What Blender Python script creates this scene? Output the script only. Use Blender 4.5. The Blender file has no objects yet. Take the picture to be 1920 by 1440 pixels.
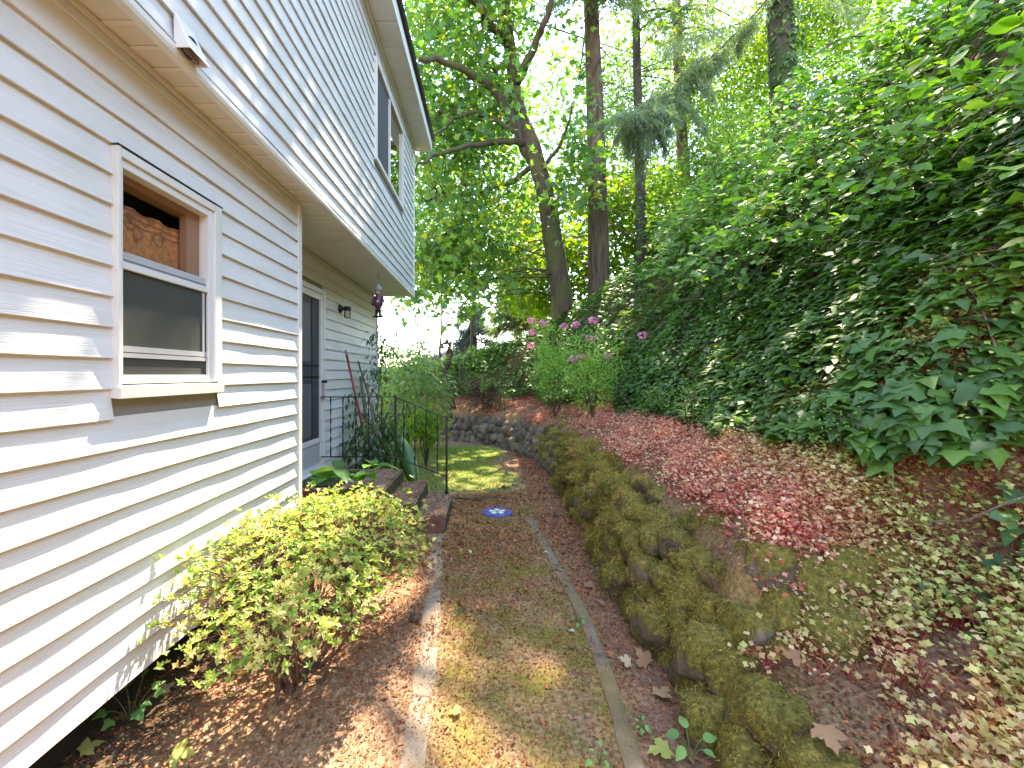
import bpy, bmesh, math, random
import numpy as np
from mathutils import Vector, Matrix

random.seed(7)
rng = np.random.default_rng(11)
scene = bpy.context.scene
COL = scene.collection
R = math.radians

# ------------------------------------------------------------------ camera, sky, sun, exposure
F_PX = 820.0                      # focal length in pixels of the 1920 wide photograph
VPX, VPY = 920.0, 703.0           # where lines along the house meet
cam_d = bpy.data.cameras.new('camera')
cam = bpy.data.objects.new('camera', cam_d); COL.objects.link(cam)
cam.location = (0, 0, 0)
cam.rotation_euler = (R(90), 0, 0)
cam_d.sensor_fit = 'HORIZONTAL'
cam_d.sensor_width = 36.0
cam_d.lens = 36.0 * F_PX / 1920.0
cam_d.shift_x = (960 - VPX) / 1920.0
cam_d.shift_y = (VPY - 720) / 1920.0
cam_d.clip_start = 0.05
cam_d.clip_end = 3000
scene.camera = cam

SUN_AZ, SUN_EL = R(18), R(60)     # azimuth from +Y towards +X
SUN_DIR = np.array([math.sin(SUN_AZ) * math.cos(SUN_EL), math.cos(SUN_AZ) * math.cos(SUN_EL), math.sin(SUN_EL)])
world = bpy.data.worlds.new('World'); scene.world = world; world.use_nodes = True
wn = world.node_tree
sky = wn.nodes.new('ShaderNodeTexSky'); sky.sky_type = 'NISHITA'; sky.sun_disc = False
sky.sun_elevation = SUN_EL; sky.sun_rotation = SUN_AZ; sky.altitude = 50
sky.air_density = 1.0; sky.dust_density = 0.15; sky.ozone_density = 1.0
wn.links.new(sky.outputs[0], wn.nodes['Background'].inputs[0])
wn.nodes['Background'].inputs[1].default_value = 0.15
sun_d = bpy.data.lights.new('sun', 'SUN'); sun_d.energy = 2.2; sun_d.angle = R(0.53); sun_d.color = (1.0, 0.95, 0.86)
sun = bpy.data.objects.new('sun', sun_d); COL.objects.link(sun)
sun.rotation_euler = Vector(SUN_DIR).to_track_quat('Z', 'Y').to_euler()
sun.location = (4, 8, 30)
scene.view_settings.view_transform = 'Standard'
scene.view_settings.look = 'None'
scene.view_settings.exposure = 3.4
scene.view_settings.gamma = 1.0
scene.view_settings.use_white_balance = True
scene.view_settings.white_balance_temperature = 8000
scene.render.engine = 'CYCLES'
scene.cycles.use_denoising = True
scene.cycles.max_bounces = 8
scene.cycles.diffuse_bounces = 4
scene.cycles.glossy_bounces = 3
scene.cycles.transmission_bounces = 5
scene.cycles.transparent_max_bounces = 8
scene.cycles.caustics_reflective = False
scene.cycles.caustics_refractive = False

# ------------------------------------------------------------------ helpers
def at(px, py, Y):
    """world point that stands at depth Y where the photograph shows (px, py)"""
    return np.array([(px - VPX) * Y / F_PX, Y, (VPY - py) * Y / F_PX])

def tag(o, label=None, cat=None, group=None, kind=None):
    if label: o['label'] = label
    if cat: o['category'] = cat
    if group: o['group'] = group
    if kind: o['kind'] = kind
    return o

def empty(name, loc=(0, 0, 0), parent=None):
    o = bpy.data.objects.new(name, None); COL.objects.link(o)
    o.location = tuple(loc); o.empty_display_size = 0.1
    if parent: o.parent = parent
    return o

def link(name, me, parent=None, loc=None):
    o = bpy.data.objects.new(name, me); COL.objects.link(o)
    if parent is not None:
        o.parent = parent
        if loc is None:               # mesh is in world coordinates: undo the parents' offset
            off = Vector((0, 0, 0)); p = parent
            while p is not None: off += p.location; p = p.parent
            o.location = -off
    if loc is not None: o.location = tuple(loc)
    return o

def mesh_np(name, V, F, mat, smooth=False, rnd=None, zone=None):
    """V (n,3), F (m,k) arrays -> mesh datablock"""
    V = np.asarray(V, dtype=np.float32); F = np.asarray(F, dtype=np.int32)
    me = bpy.data.meshes.new(name)
    n, (m, k) = len(V), F.shape
    me.vertices.add(n); me.vertices.foreach_set('co', V.ravel())
    me.loops.add(m * k); me.loops.foreach_set('vertex_index', F.ravel())
    me.polygons.add(m)
    me.polygons.foreach_set('loop_start', np.arange(0, m * k, k, dtype=np.int32))
    me.polygons.foreach_set('loop_total', np.full(m, k, dtype=np.int32))
    if smooth: me.polygons.foreach_set('use_smooth', np.ones(m, dtype=bool))
    for nm, a in (('rnd', rnd), ('zone', zone)):
        if a is not None:
            at_ = me.attributes.new(nm, 'FLOAT', 'POINT'); at_.data.foreach_set('value', np.asarray(a, dtype=np.float32))
    me.materials.append(mat)
    me.update(calc_edges=True)
    return me

class Geo:
    """collects boxes, tubes, lathes, prisms; becomes ONE mesh object"""
    def __init__(s): s.v = []; s.f = []
    def add(s, V, F):
        b = len(s.v); s.v += [tuple(map(float, p)) for p in V]; s.f += [tuple(int(i) + b for i in f) for f in F]; return s
    def box(s, x0, x1, y0, y1, z0, z1):
        V = [(x, y, z) for x in (x0, x1) for y in (y0, y1) for z in (z0, z1)]
        return s.add(V, [(0, 1, 3, 2), (4, 6, 7, 5), (0, 4, 5, 1), (2, 3, 7, 6), (0, 2, 6, 4), (1, 5, 7, 3)])
    def tube(s, P, r, n=8, cap=True, twist=0.0):
        V, F = tube_arr(P, r, n, cap, twist); return s.add(V, F)
    def prism(s, poly, axis, a, b):
        """poly of 2D points extruded along axis 0/1/2 from a to b"""
        n = len(poly); V = []
        for c in (a, b):
            for p in poly:
                q = [p[0], p[1]]; q.insert(axis, c); V.append(q)
        F = [tuple(range(n))[::-1], tuple(range(n, 2 * n))] + [(i, (i + 1) % n, n + (i + 1) % n, n + i) for i in range(n)]
        return s.add(V, F)
    def lathe(s, c, prof, n=20, axis=2):
        V = []; F = []
        for (r, h) in prof:
            for i in range(n):
                a = 2 * math.pi * i / n
                q = [r * math.cos(a), r * math.sin(a)]; q.insert(axis, h)
                V.append([q[j] + c[j] for j in range(3)])
        m = len(prof)
        for k in range(m - 1):
            for i in range(n):
                F.append((k * n + i, k * n + (i + 1) % n, (k + 1) * n + (i + 1) % n, (k + 1) * n + i))
        F.append(tuple(range(n))[::-1]); F.append(tuple(range((m - 1) * n, m * n)))
        return s.add(V, F)
    def mesh(s, name, mat, smooth=False, bevel=0, fix=True):
        me = bpy.data.meshes.new(name); me.from_pydata(s.v, [], s.f)
        if fix or bevel:
            bm = bmesh.new(); bm.from_mesh(me)
            bmesh.ops.recalc_face_normals(bm, faces=bm.faces)
            if bevel:
                es = [e for e in bm.edges if len(e.link_faces) == 2 and e.calc_face_angle(0) > 0.6]
                bmesh.ops.bevel(bm, geom=es, offset=bevel, segments=2, affect='EDGES', profile=0.6, clamp_overlap=True)
            bm.to_mesh(me); bm.free()
        if smooth: me.polygons.foreach_set('use_smooth', [True] * len(me.polygons))
        me.materials.append(mat); me.update()
        return me
    def obj(s, name, mat, parent=None, smooth=False, bevel=0):
        return link(name, s.mesh(name, mat, smooth, bevel), parent)

def tube_arr(P, r, n=8, cap=True, twist=0.0):
    P = np.asarray(P, float); m = len(P)
    r = np.full(m, r) if np.isscalar(r) else np.asarray(r, float)
    T = np.gradient(P, axis=0); T /= np.linalg.norm(T, axis=1)[:, None] + 1e-9
    up = np.array([0, 0, 1.0]) if abs(T[0][2]) < 0.9 else np.array([1.0, 0, 0])
    V = []; U = np.cross(T[0], up); U /= np.linalg.norm(U)
    for i in range(m):
        U = U - T[i] * np.dot(U, T[i]); U /= np.linalg.norm(U) + 1e-9
        W = np.cross(T[i], U)
        a = np.arange(n) * 2 * math.pi / n + twist * i
        V.append(P[i] + r[i] * (np.cos(a)[:, None] * U + np.sin(a)[:, None] * W))
    V = np.concatenate(V)
    F = [(k * n + i, k * n + (i + 1) % n, (k + 1) * n + (i + 1) % n, (k + 1) * n + i) for k in range(m - 1) for i in range(n)]
    if cap: F += [tuple(range(n))[::-1], tuple(range((m - 1) * n, m * n))]
    return V, F

def unit(a):
    a = np.asarray(a, float); return a / (np.linalg.norm(a, axis=-1, keepdims=True) + 1e-9)

def smooth_path(P, k=6):
    """Catmull-Rom through points"""
    P = np.asarray(P, float); Q = np.vstack([2 * P[0] - P[1], P, 2 * P[-1] - P[-2]]); out = []
    for i in range(1, len(Q) - 2):
        p0, p1, p2, p3 = Q[i - 1:i + 3]
        for t in np.linspace(0, 1, k, endpoint=False):
            out.append(0.5 * ((2 * p1) + (-p0 + p2) * t + (2 * p0 - 5 * p1 + 4 * p2 - p3) * t * t + (-p0 + 3 * p1 - 3 * p2 + p3) * t ** 3))
    out.append(P[-1]); return np.array(out)

_ph = rng.uniform(0, 6.28, (24, 2)); _k = rng.normal(0, 1, (24, 3))
def noise3(P, scale):
    """cheap smooth noise about -1..1"""
    Q = np.asarray(P, float) / scale; s = 0
    for i in range(8): s = s + np.sin(Q @ (_k[i] * 2.2) + _ph[i, 0])
    for i in range(8, 16): s = s + 0.5 * np.sin(Q @ (_k[i] * 4.5) + _ph[i, 0])
    return s / 4.0

# leaf templates: x = side, y = towards the tip, z = out of the leaf
def fan(outline, mid, zc=0.0):
    V = [(0, mid, zc)] + list(outline)
    n = len(outline)
    return np.array(V, float), np.array([(0, i + 1, (i + 1) % n + 1) for i in range(n)])
L_IVY = fan([(0, 0, 0), (.28, -.12, -.03), (.52, .22, -.06), (.3, .42, .02), (0, 1.0, -.1), (-.3, .42, .02), (-.52, .22, -.06), (-.28, -.12, -.03)], .3, .05)
L_MAPLE = fan([(0, 0, 0), (.34, -.06, -.05), (.25, .16, 0), (.58, .38, -.08), (.24, .45, 0), (0, 1.0, -.1), (-.24, .45, 0), (-.58, .38, -.08), (-.25, .16, 0), (-.34, -.06, -.05)], .26, .04)
L_OVAL = (np.array([(0, 0, 0), (.24, .33, .05), (.22, .66, .04), (0, 1, -.08), (-.22, .66, .04), (-.24, .33, .05), (0, .5, -.02)], float),
          np.array([(0, 1, 6), (1, 2, 6), (2, 3, 6), (3, 4, 6), (4, 5, 6), (5, 0, 6)]))
L_DIAM = (np.array([(0, 0, 0), (.27, .45, .06), (0, 1, -.05), (-.27, .45, .06)], float), np.array([(0, 1, 2), (0, 2, 3)]))
L_LONG = (np.array([(0, 0, 0), (.13, .4, .03), (0, 1, -.12), (-.13, .4, .03)], float), np.array([(0, 1, 2), (0, 2, 3)]))
L_HERB = fan([(0, 0, 0), (.42, .1, -.04), (.3, .42, 0), (.42, .8, -.05), (.0, .7, 0), (-.42, .8, -.05), (-.3, .42, 0), (-.42, .1, -.04)], .4, .05)
L_STRIP = (np.array([(-.5, 0, 0), (.5, 0, 0), (.15, 1, 0), (-.15, 1, 0)], float), np.array([(0, 1, 2), (0, 2, 3)]))
L_FLAKE = (np.array([(-.5, -.5, 0), (.5, -.5, .2), (.5, .5, 0), (-.5, .5, .25)], float), np.array([(0, 1, 2), (0, 2, 3)]))
L_BLADE = (np.array([(-.5, 0, 0), (.5, 0, 0), (0, 1, .3)], float), np.array([(0, 1, 2)]))

def scatter_arr(tpl, P, N, D, S, wid=None):
    TV, TF = tpl; P = np.asarray(P, float); n = len(P)
    N = unit(N); D = unit(D - N * np.sum(D * N, axis=1, keepdims=True)); X = np.cross(D, N)
    S = np.broadcast_to(np.asarray(S, float), (n,))
    W = S if wid is None else np.broadcast_to(np.asarray(wid, float), (n,))
    V = (P[:, None, :] + (W[:, None] * TV[None, :, 0])[..., None] * X[:, None, :] + (S[:, None] * TV[None, :, 1])[..., None] * D[:, None, :]
         + (S[:, None] * TV[None, :, 2])[..., None] * N[:, None, :])
    F = TF[None] + (np.arange(n) * len(TV))[:, None, None]
    return V.reshape(-1, 3), F.reshape(-1, TF.shape[1])

def scatter(name, tpl, P, N, D, S, mat, parent=None, rnd=None, zone=None, wid=None):
    n = len(P); k = len(tpl[0])
    V, F = scatter_arr(tpl, P, N, D, S, wid)
    rnd = rng.random(n) if rnd is None else rnd
    me = mesh_np(name, V, F, mat, False, np.repeat(rnd, k), None if zone is None else np.repeat(zone, k))
    return link(name, me, parent)

def rand_dirs(n): return unit(rng.normal(0, 1, (n, 3)))

def merge_tubes(paths, radii, n=5):
    Vs = []; Fs = []; b = 0
    for P, r in zip(paths, radii):
        V, F = tube_arr(P, r, n, False); Vs.append(V); Fs.append(np.array(F) + b); b += len(V)
    return np.concatenate(Vs), np.concatenate(Fs)

# ------------------------------------------------------------------ materials
class NT:
    def __init__(s, name):
        s.m = bpy.data.materials.new(name); s.m.use_nodes = True; s.t = s.m.node_tree
        s.t.nodes.clear(); s.out = s.t.nodes.new('ShaderNodeOutputMaterial')
    def n(s, typ, props=None, **kw):
        nd = s.t.nodes.new('ShaderNode' + typ)
        for k, v in (props or {}).items(): setattr(nd, k, v)
        for k, v in kw.items():
            key = int(k[1:]) if k[0] == 'i' and k[1:].isdigit() else k.replace('_', ' ')
            s.set(nd.inputs[key], v)
        return nd
    def set(s, inp, v):
        if isinstance(v, bpy.types.NodeSocket): s.t.links.new(v, inp)
        elif isinstance(v, bpy.types.Node): s.t.links.new(v.outputs[0], inp)
        else:
            if isinstance(v, tuple) and len(v) == 3 and inp.type == 'RGBA': v = (*v, 1)
            inp.default_value = v
    def mix(s, fac, a, b, mode='MIX'):
        nd = s.t.nodes.new('ShaderNodeMix'); nd.data_type = 'RGBA'; nd.blend_type = mode
        s.set(nd.inputs[0], fac); s.set(nd.inputs[6], a); s.set(nd.inputs[7], b); return nd.outputs[2]
    def math(s, op, a, b=0.0, clamp=False):
        nd = s.t.nodes.new('ShaderNodeMath'); nd.operation = op; nd.use_clamp = clamp
        s.set(nd.inputs[0], a); s.set(nd.inputs[1], b); return nd.outputs[0]
    def ramp(s, fac, stops, interp='LINEAR'):
        nd = s.t.nodes.new('ShaderNodeValToRGB'); nd.color_ramp.interpolation = interp; e = nd.color_ramp.elements
        while len(e) < len(stops): e.new(0.5)
        for el, (p, c) in zip(e, stops): el.position = p; el.color = (*c, 1) if isinstance(c, tuple) else (c, c, c, 1)
        s.set(nd.inputs[0], fac); return nd.outputs[0]
    def pos(s): return s.n('NewGeometry').outputs['Position']
    def attr(s, name): return s.n('Attribute', {'attribute_name': name}).outputs['Fac']
    def noise(s, scale, detail=3, vec=None, rough=0.55, stretch=None):
        vec = vec or s.pos()
        if stretch: vec = s.n('Mapping', Vector=vec, Scale=stretch).outputs[0]
        return s.n('TexNoise', Vector=vec, Scale=scale, Detail=float(detail), Roughness=rough).outputs[0]
    def bump(s, h, strength=0.4, dist=0.01):
        return s.n('Bump', Height=h, Strength=strength, Distance=dist).outputs[0]
    def bsdf(s, col, rough=0.6, normal=None, **kw):
        nd = s.n('BsdfPrincipled', Base_Color=col, Roughness=rough, **kw)
        if normal is not None: s.set(nd.inputs['Normal'], normal)
        return nd
    def done(s, sh):
        s.t.links.new(sh.outputs[0] if isinstance(sh, bpy.types.Node) else sh, s.out.inputs[0]); return s.m

def leaf_mat(name, stops, trans=0.35, rough=0.5, tcol=None, spec=0.4, vein=0.0, zone_stops=None, objrand=False):
    t = NT(name)
    r = t.n('ObjectInfo').outputs['Random'] if objrand else t.attr('rnd')
    c = t.ramp(r, stops)
    if zone_stops: c = t.mix(t.attr('zone'), c, t.ramp(r, zone_stops))
    c = t.mix(t.math('MULTIPLY', t.noise(30, 2), 0.5), c, (0.02, 0.035, 0.012), 'MIX') if vein else c
    b = t.bsdf(c, rough, Specular_IOR_Level=spec)
    tc = t.mix(1.0, c, tcol or (1.9, 2.0, 0.7), 'MULTIPLY')
    tr = t.n('BsdfTranslucent', Color=tc)
    return t.done(t.n('MixShader', i0=trans, i1=b.outputs[0], i2=tr.outputs[0]))

def simple(name, col, rough=0.5, var=0.0, scale=8, bump=0.0, bscale=60, metal=0.0, dirt=None, stretch=None):
    t = NT(name); c = col
    if var:
        n = t.noise(scale, 4, stretch=stretch)
        d = tuple(max(0, x * (1 - var)) for x in col); c = t.mix(n, d, tuple(min(1, x * (1 + var * .6)) for x in col))
    if dirt:
        n2 = t.ramp(t.noise(2.3, 5), [(.5, 0.0), (.72, dirt[3])]); c = t.mix(n2, c, dirt[:3])
    nm = t.bump(t.noise(bscale, 3, stretch=stretch), bump, 0.01) if bump else None
    return t.done(t.bsdf(c, rough, nm, Metallic=metal))

def siding_mat(name, tint):
    t = NT(name)
    grain = t.noise(1.0, 4, stretch=(60, 2.2, 170), rough=.6)
    grain2 = t.noise(1.0, 2, stretch=(30, .8, 60))
    c = t.mix(t.math('MULTIPLY', t.ramp(t.noise(1.4, 4), [(.45, 0.0), (.75, 1.0)]), .35), tint, (0.53, 0.53, 0.44))
    c = t.mix(t.math('MULTIPLY', t.ramp(t.noise(1.0, 5, stretch=(3, 2.0, 9)), [(.52, 0.0), (.7, 1.0)]), .3), c, (0.47, 0.48, 0.42))
    c = t.mix(t.ramp(t.noise(70, 2), [(.72, 0.0), (.78, .35)]), c, (0.3, 0.27, 0.22))
    # each length of siding its own tone
    r = t.n('ObjectInfo').outputs['Random']
    c = t.mix(1.0, c, t.ramp(r, [(0, .94), (1, 1.0)]), 'MULTIPLY')
    h = t.math('ADD', grain, t.math('MULTIPLY', grain2, .6))
    return t.done(t.bsdf(c, .42, t.bump(h, .55, .004), Specular_IOR_Level=.35))

M = {}
M['siding'] = siding_mat('vinyl siding', (0.69, 0.675, 0.66))
M['siding_upper'] = siding_mat('vinyl siding upper', (0.66, 0.65, 0.645))
M['trim'] = simple('white trim', (0.68, 0.665, 0.63), .45, .08, 5, .1, 40, dirt=(.5, .5, .4, .5))
M['soffit'] = simple('soffit cream', (0.64, 0.575, 0.50), .5, .08, 4, .05, 40, dirt=(.45, .42, .33, .5))
M['soffit_white'] = simple('soffit white', (0.66, 0.635, 0.58), .5, .08, 4, .05, 40, dirt=(.5, .5, .4, .5))
M['sheathing'] = simple('sheathing', (0.25, 0.24, 0.22), .8)
M['dark'] = simple('dark gap', (0.03, 0.028, 0.025), .9, .3, 9, .3)
M['sash'] = simple('grey aluminium sash', (0.42, 0.42, 0.43), .4, .1, 20)
M['sash_white'] = simple('white aluminium', (0.66, 0.65, 0.63), .35, .06, 9)
M['screen'] = simple('insect screen', (0.05, 0.054, 0.046), 1.0, .35, 160, .3, 700)
M['screen_blue'] = simple('dark screen', (0.05, 0.05, 0.065), .6, .25, 220, .2, 700)
M['room'] = simple('room', (0.34, 0.18, 0.12), .8)
def glass_mat(name, tint, refl=1.0):
    t = NT(name)
    fr = t.math('MINIMUM', t.math('MULTIPLY', t.n('Fresnel', IOR=1.5).outputs[0], refl), 1.0)
    wav = t.bump(t.noise(2.2, 2), .02, .05)
    g = t.n('BsdfGlossy', Color=(1, 1, 1), Roughness=.015, Normal=wav); tr = t.n('BsdfTransparent', Color=tint)
    return t.done(t.n('MixShader', i0=fr, i1=tr.outputs[0], i2=g.outputs[0]))
M['glass'] = glass_mat('window glass', (.95, .95, .93), .12)
M['glass_dark'] = glass_mat('upper window glass', (.2, .22, .22), 2.2)
M['jar'] = glass_mat('lamp glass', (.78, .78, .78), 1.6)
M['black_iron'] = simple('black iron', (0.004, 0.004, 0.005), .5, .3, 30, .1, 90)
M['shingle'] = simple('shingle', (0.045, 0.043, 0.042), .9, .5, 40, .5, 120)
M['red_paint'] = simple('red painted concrete', (0.20, 0.055, 0.045), .75, .5, 14, .4, 60, dirt=(.10, .075, .05, .9))
M['mat_green'] = simple('doormat', (0.05, 0.058, 0.035), .95, .5, 60, .8, 250)
M['red_handle'] = simple('red handle', (0.24, 0.025, 0.03), .4, .2, 20)
M['grey_tip'] = simple('grey tip', (0.3, 0.3, 0.3), .4)
M['green_handle'] = simple('green handle', (0.05, 0.07, 0.045), .5, .3, 20)
M['wood_handle'] = simple('weathered handle', (0.22, 0.15, 0.10), .7, .4, 25)
M['olive_handle'] = simple('olive cover', (0.10, 0.105, 0.05), .7, .3, 25)
M['green_plastic'] = simple('green plastic', (0.035, 0.12, 0.02), .35, .25, 7)
M['teal'] = simple('teal plastic', (0.015, 0.09, 0.10), .45, .2, 7)
M['concrete'] = simple('edging concrete', (0.34, 0.255, 0.185), .95, .5, 16, .6, 70, dirt=(.16, .11, .05, 1.0))
M['concrete_moss'] = simple('mossy edging', (0.22, 0.15, 0.095), .95, .5, 9, .6, 50, dirt=(.14, .10, .025, 1.0))
M['blue'] = simple('blue mosaic', (0.06, 0.07, 0.30), .5, .35, 60, .4, 90)
M['ivory'] = simple('ivory mosaic', (0.72, 0.70, 0.52), .5, .1, 60)
M['purple'] = simple('ornament coat', (0.10, 0.035, 0.06), .5, .4, 60)
M['purple_light'] = simple('ornament lavender', (0.32, 0.24, 0.30), .5)
M['skin_paint'] = simple('ornament face', (0.45, 0.32, 0.26), .5)
M['hat_grey'] = simple('ornament hat', (0.27, 0.27, 0.25), .6, .25, 60)
M['wall_far'] = simple('pale house wall', (0.72, 0.70, 0.64), .8, .05)
M['roof_far'] = simple('far roof', (0.38, 0.35, 0.34), .9, .2, 3)
M['pink'] = leaf_mat('rose petals', [(0, (.66, .12, .30)), (.5, (.76, .26, .42)), (1, (.70, .42, .48))], .35, .5, (1.2, 1, 1))

def curtain_mat():
    t = NT('curtain'); p = t.pos(); xyz = t.n('SeparateXYZ', Vector=p)
    w = t.n('TexNoise', Vector=p, Scale=7.0, Detail=2.0)
    pv = t.n('VectorMath', {'operation': 'ADD'}, i0=p, i1=t.n('VectorMath', {'operation': 'SCALE'}, i0=w.outputs['Color'], Scale=.12).outputs[0]).outputs[0]
    v = t.n('TexVoronoi', {'feature': 'F1'}, Vector=pv, Scale=6.5)
    motif = t.ramp(v.outputs['Distance'], [(.10, 1.0), (.22, 0.0), (.30, 1.0), (.36, 0.0)])
    n = t.ramp(t.noise(34, 4, rough=.7), [(.45, 0.0), (.62, 1.0)])
    c = t.mix(n, (0.72, 0.30, 0.11), (0.50, 0.19, 0.075))
    c = t.mix(t.math('MULTIPLY', motif, .75), c, (0.20, 0.10, 0.06))
    pleat = t.ramp(t.math('SINE', t.math('MULTIPLY', xyz.outputs[1], 48.0)), [(.0, .55), (.6, 1.0)])
    top = t.math('GREATER_THAN', xyz.outputs[2], .67)
    band = t.ramp(t.math('SINE', t.math('MULTIPLY', xyz.outputs[2], 210.0)), [(.4, 0.0), (.7, .8)])
    c = t.mix(t.math('MULTIPLY', top, band), c, (0.28, 0.11, 0.06))
    b = t.bsdf(c, .9)
    tr = t.n('BsdfTranslucent', Color=c)
    return t.done(t.n('MixShader', i0=.3, i1=b.outputs[0], i2=tr.outputs[0]))
M['curtain'] = curtain_mat()

def bark_mat(name, a, b, moss=None, sc=1.0):
    t = NT(name)
    f = t.noise(9 * sc, 5, stretch=(1, 1, .16), rough=.65)
    c = t.mix(t.ramp(f, [(.35, 0.0), (.65, 1.0)]), a, b)
    if moss: c = t.mix(t.ramp(t.noise(1.7, 5), [(.44, 0.0), (.58, .85)]), c, moss)
    return t.done(t.bsdf(c, .92, t.bump(f, .9, .05)))
M['bark_maple'] = bark_mat('maple bark', (0.03, 0.02, 0.014), (0.10, 0.062, 0.04), (0.07, 0.07, 0.018))
M['bark_fir'] = bark_mat('fir bark', (0.035, 0.024, 0.018), (0.15, 0.095, 0.068))
M['bark_fir_grey'] = bark_mat('grey fir bark', (0.03, 0.025, 0.024), (0.11, 0.088, 0.08))
M['bark_red'] = bark_mat('red bark', (0.05, 0.028, 0.02), (0.15, 0.085, 0.06))
M['bark_ivy'] = bark_mat('ivy trunk', (0.03, 0.026, 0.02), (0.09, 0.07, 0.05), (.03, .05, .015))
M['twig'] = bark_mat('twig', (0.05, 0.033, 0.022), (0.14, 0.09, 0.06), sc=4)
M['twig_pale'] = bark_mat('pale twig', (0.15, 0.10, 0.07), (0.34, 0.25, 0.18), sc=4)
M['twig_red'] = bark_mat('reddish twig', (0.10, 0.045, 0.03), (0.21, 0.11, 0.07), sc=4)
M['cane'] = bark_mat('bramble cane', (0.07, 0.045, 0.03), (0.20, 0.13, 0.085), sc=4)
M['green_stem'] = simple('green stem', (0.10, 0.16, 0.04), .6, .3, 20)

M['ivy'] = leaf_mat('ivy leaf', [(0, (.055, .12, .035)), (.35, (.085, .18, .045)), (.7, (.13, .26, .05)), (.93, (.22, .37, .055)), (1, (.36, .38, .09))], .36, .42, (1.6, 1.9, .5), .45, .2)
M['ivy_near'] = leaf_mat('ivy leaf near', [(0, (.065, .15, .045)), (.5, (.11, .24, .055)), (1, (.20, .36, .06))], .36, .42, (1.6, 1.9, .5), .45, .2, objrand=True)
M['ivy_big'] = leaf_mat('ivy leaf large', [(0, (.05, .14, .06)), (.5, (.08, .20, .07)), (1, (.13, .27, .06))], .22, .36, (1.6, 1.9, .5), .6, .4, objrand=True)
M['bramble'] = leaf_mat('bramble leaf', [(0, (.07, .16, .04)), (.5, (.125, .255, .05)), (.9, (.20, .35, .055)), (1, (.36, .36, .08))], .48, .45, (1.8, 2.0, .5))
M['maple'] = leaf_mat('maple leaf', [(0, (.05, .13, .06)), (.45, (.09, .19, .055)), (.8, (.17, .25, .04)), (1, (.34, .30, .05))], .5, .45, (1.9, 2.0, .6))
M['lime'] = leaf_mat('lime leaf', [(0, (.07, .15, .02)), (.6, (.14, .24, .025)), (1, (.26, .30, .03))], .55, .5, (2.0, 2.0, .5))
M['hazel'] = leaf_mat('hazel leaf', [(0, (.06, .14, .04)), (.6, (.11, .22, .05)), (1, (.23, .30, .07))], .45, .5)
M['rhodo'] = leaf_mat('rhododendron leaf', [(0, (.03, .07, .025)), (.6, (.055, .12, .035)), (.9, (.10, .19, .05)), (1, (.25, .20, .06))], .2, .35, spec=.6)
M['rhodo_lit'] = leaf_mat('sunlit rhododendron leaf', [(0, (.10, .19, .06)), (.6, (.17, .27, .09)), (.92, (.25, .34, .10)), (1, (.42, .32, .12))], .35, .4, spec=.5)  # paler copy of the rhododendron leaf, sunlight put into its colour
M['azalea'] = leaf_mat('azalea leaf', [(0, (.14, .25, .05)), (.4, (.29, .38, .09)), (.75, (.48, .50, .17)), (.93, (.62, .52, .24)), (1, (.52, .24, .10))], .35, .5, (1.5, 1.6, .6))
M['azalea_obj'] = leaf_mat('azalea leaf near', [(0, (.15, .27, .055)), (.4, (.31, .40, .10)), (.75, (.50, .51, .18)), (1, (.64, .53, .25))], .35, .5, (1.5, 1.6, .6), objrand=True)
M['hydrangea'] = leaf_mat('hydrangea leaf', [(0, (.05, .16, .04)), (.6, (.09, .24, .05)), (.85, (.16, .34, .04)), (1, (.28, .42, .04))], .4, .42, objrand=True)
M['weed'] = leaf_mat('weed leaf', [(0, (.10, .24, .06)), (1, (.20, .36, .10))], .35, .45, objrand=True)
M['rose'] = leaf_mat('rose leaf', [(0, (.08, .18, .045)), (.6, (.14, .27, .06)), (1, (.24, .37, .08))], .45, .5)
M['rose_lit'] = leaf_mat('airy rose leaf', [(0, (.13, .27, .06)), (.6, (.20, .37, .08)), (1, (.32, .46, .11))], .45, .5)
M['fern'] = leaf_mat('fern', [(0, (.08, .15, .03)), (1, (.20, .26, .07))], .4, .5)
M['needles'] = leaf_mat('fir needles', [(0, (.10, .14, .105)), (.6, (.17, .22, .175)), (.92, (.25, .30, .24)), (1, (.28, .23, .16))], .5, .55)
M['needles_far'] = leaf_mat('far needles', [(0, (.05, .075, .07)), (1, (.10, .135, .125))], .15, .6)
M['dead'] = leaf_mat('dead twiglets', [(0, (.05, .03, .02)), (1, (.14, .08, .05))], .1, .8, (1, 1, 1))
M['herb'] = leaf_mat('herb leaf', [(0, (.46, .06, .055)), (.35, (.60, .15, .12)), (.6, (.70, .34, .25)), (.85, (.76, .56, .38)), (1, (.58, .52, .22))], .3, .6, (1.3, 1.1, .8),
                     zone_stops=[(0, (.24, .31, .07)), (.4, (.42, .46, .12)), (.75, (.56, .53, .18)), (.92, (.68, .54, .30)), (1, (.50, .18, .11))])
M['herb_stem'] = leaf_mat('herb stem', [(0, (.34, .04, .045)), (.7, (.48, .09, .08)), (1, (.50, .28, .13))], .2, .6, (1.2, 1, 1))
M['litter'] = leaf_mat('needle litter', [(0, (.11, .038, .018)), (.4, (.26, .085, .036)), (.75, (.38, .14, .058)), (1, (.45, .24, .12))], .05, .8, (1, 1, 1))
M['dead_leaf'] = leaf_mat('fallen leaf', [(0, (.28, .14, .07)), (.5, (.40, .24, .13)), (1, (.50, .37, .24))], .2, .7, (1.2, 1, .8), objrand=True)
M['yellow_leaf'] = leaf_mat('fallen yellow green leaf', [(0, (.30, .34, .08)), (1, (.48, .45, .12))], .25, .6, objrand=True)
M['pale_leaf'] = leaf_mat('fallen pale green leaf', [(0, (.42, .48, .34)), (1, (.52, .54, .42))], .25, .6, objrand=True)
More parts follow.
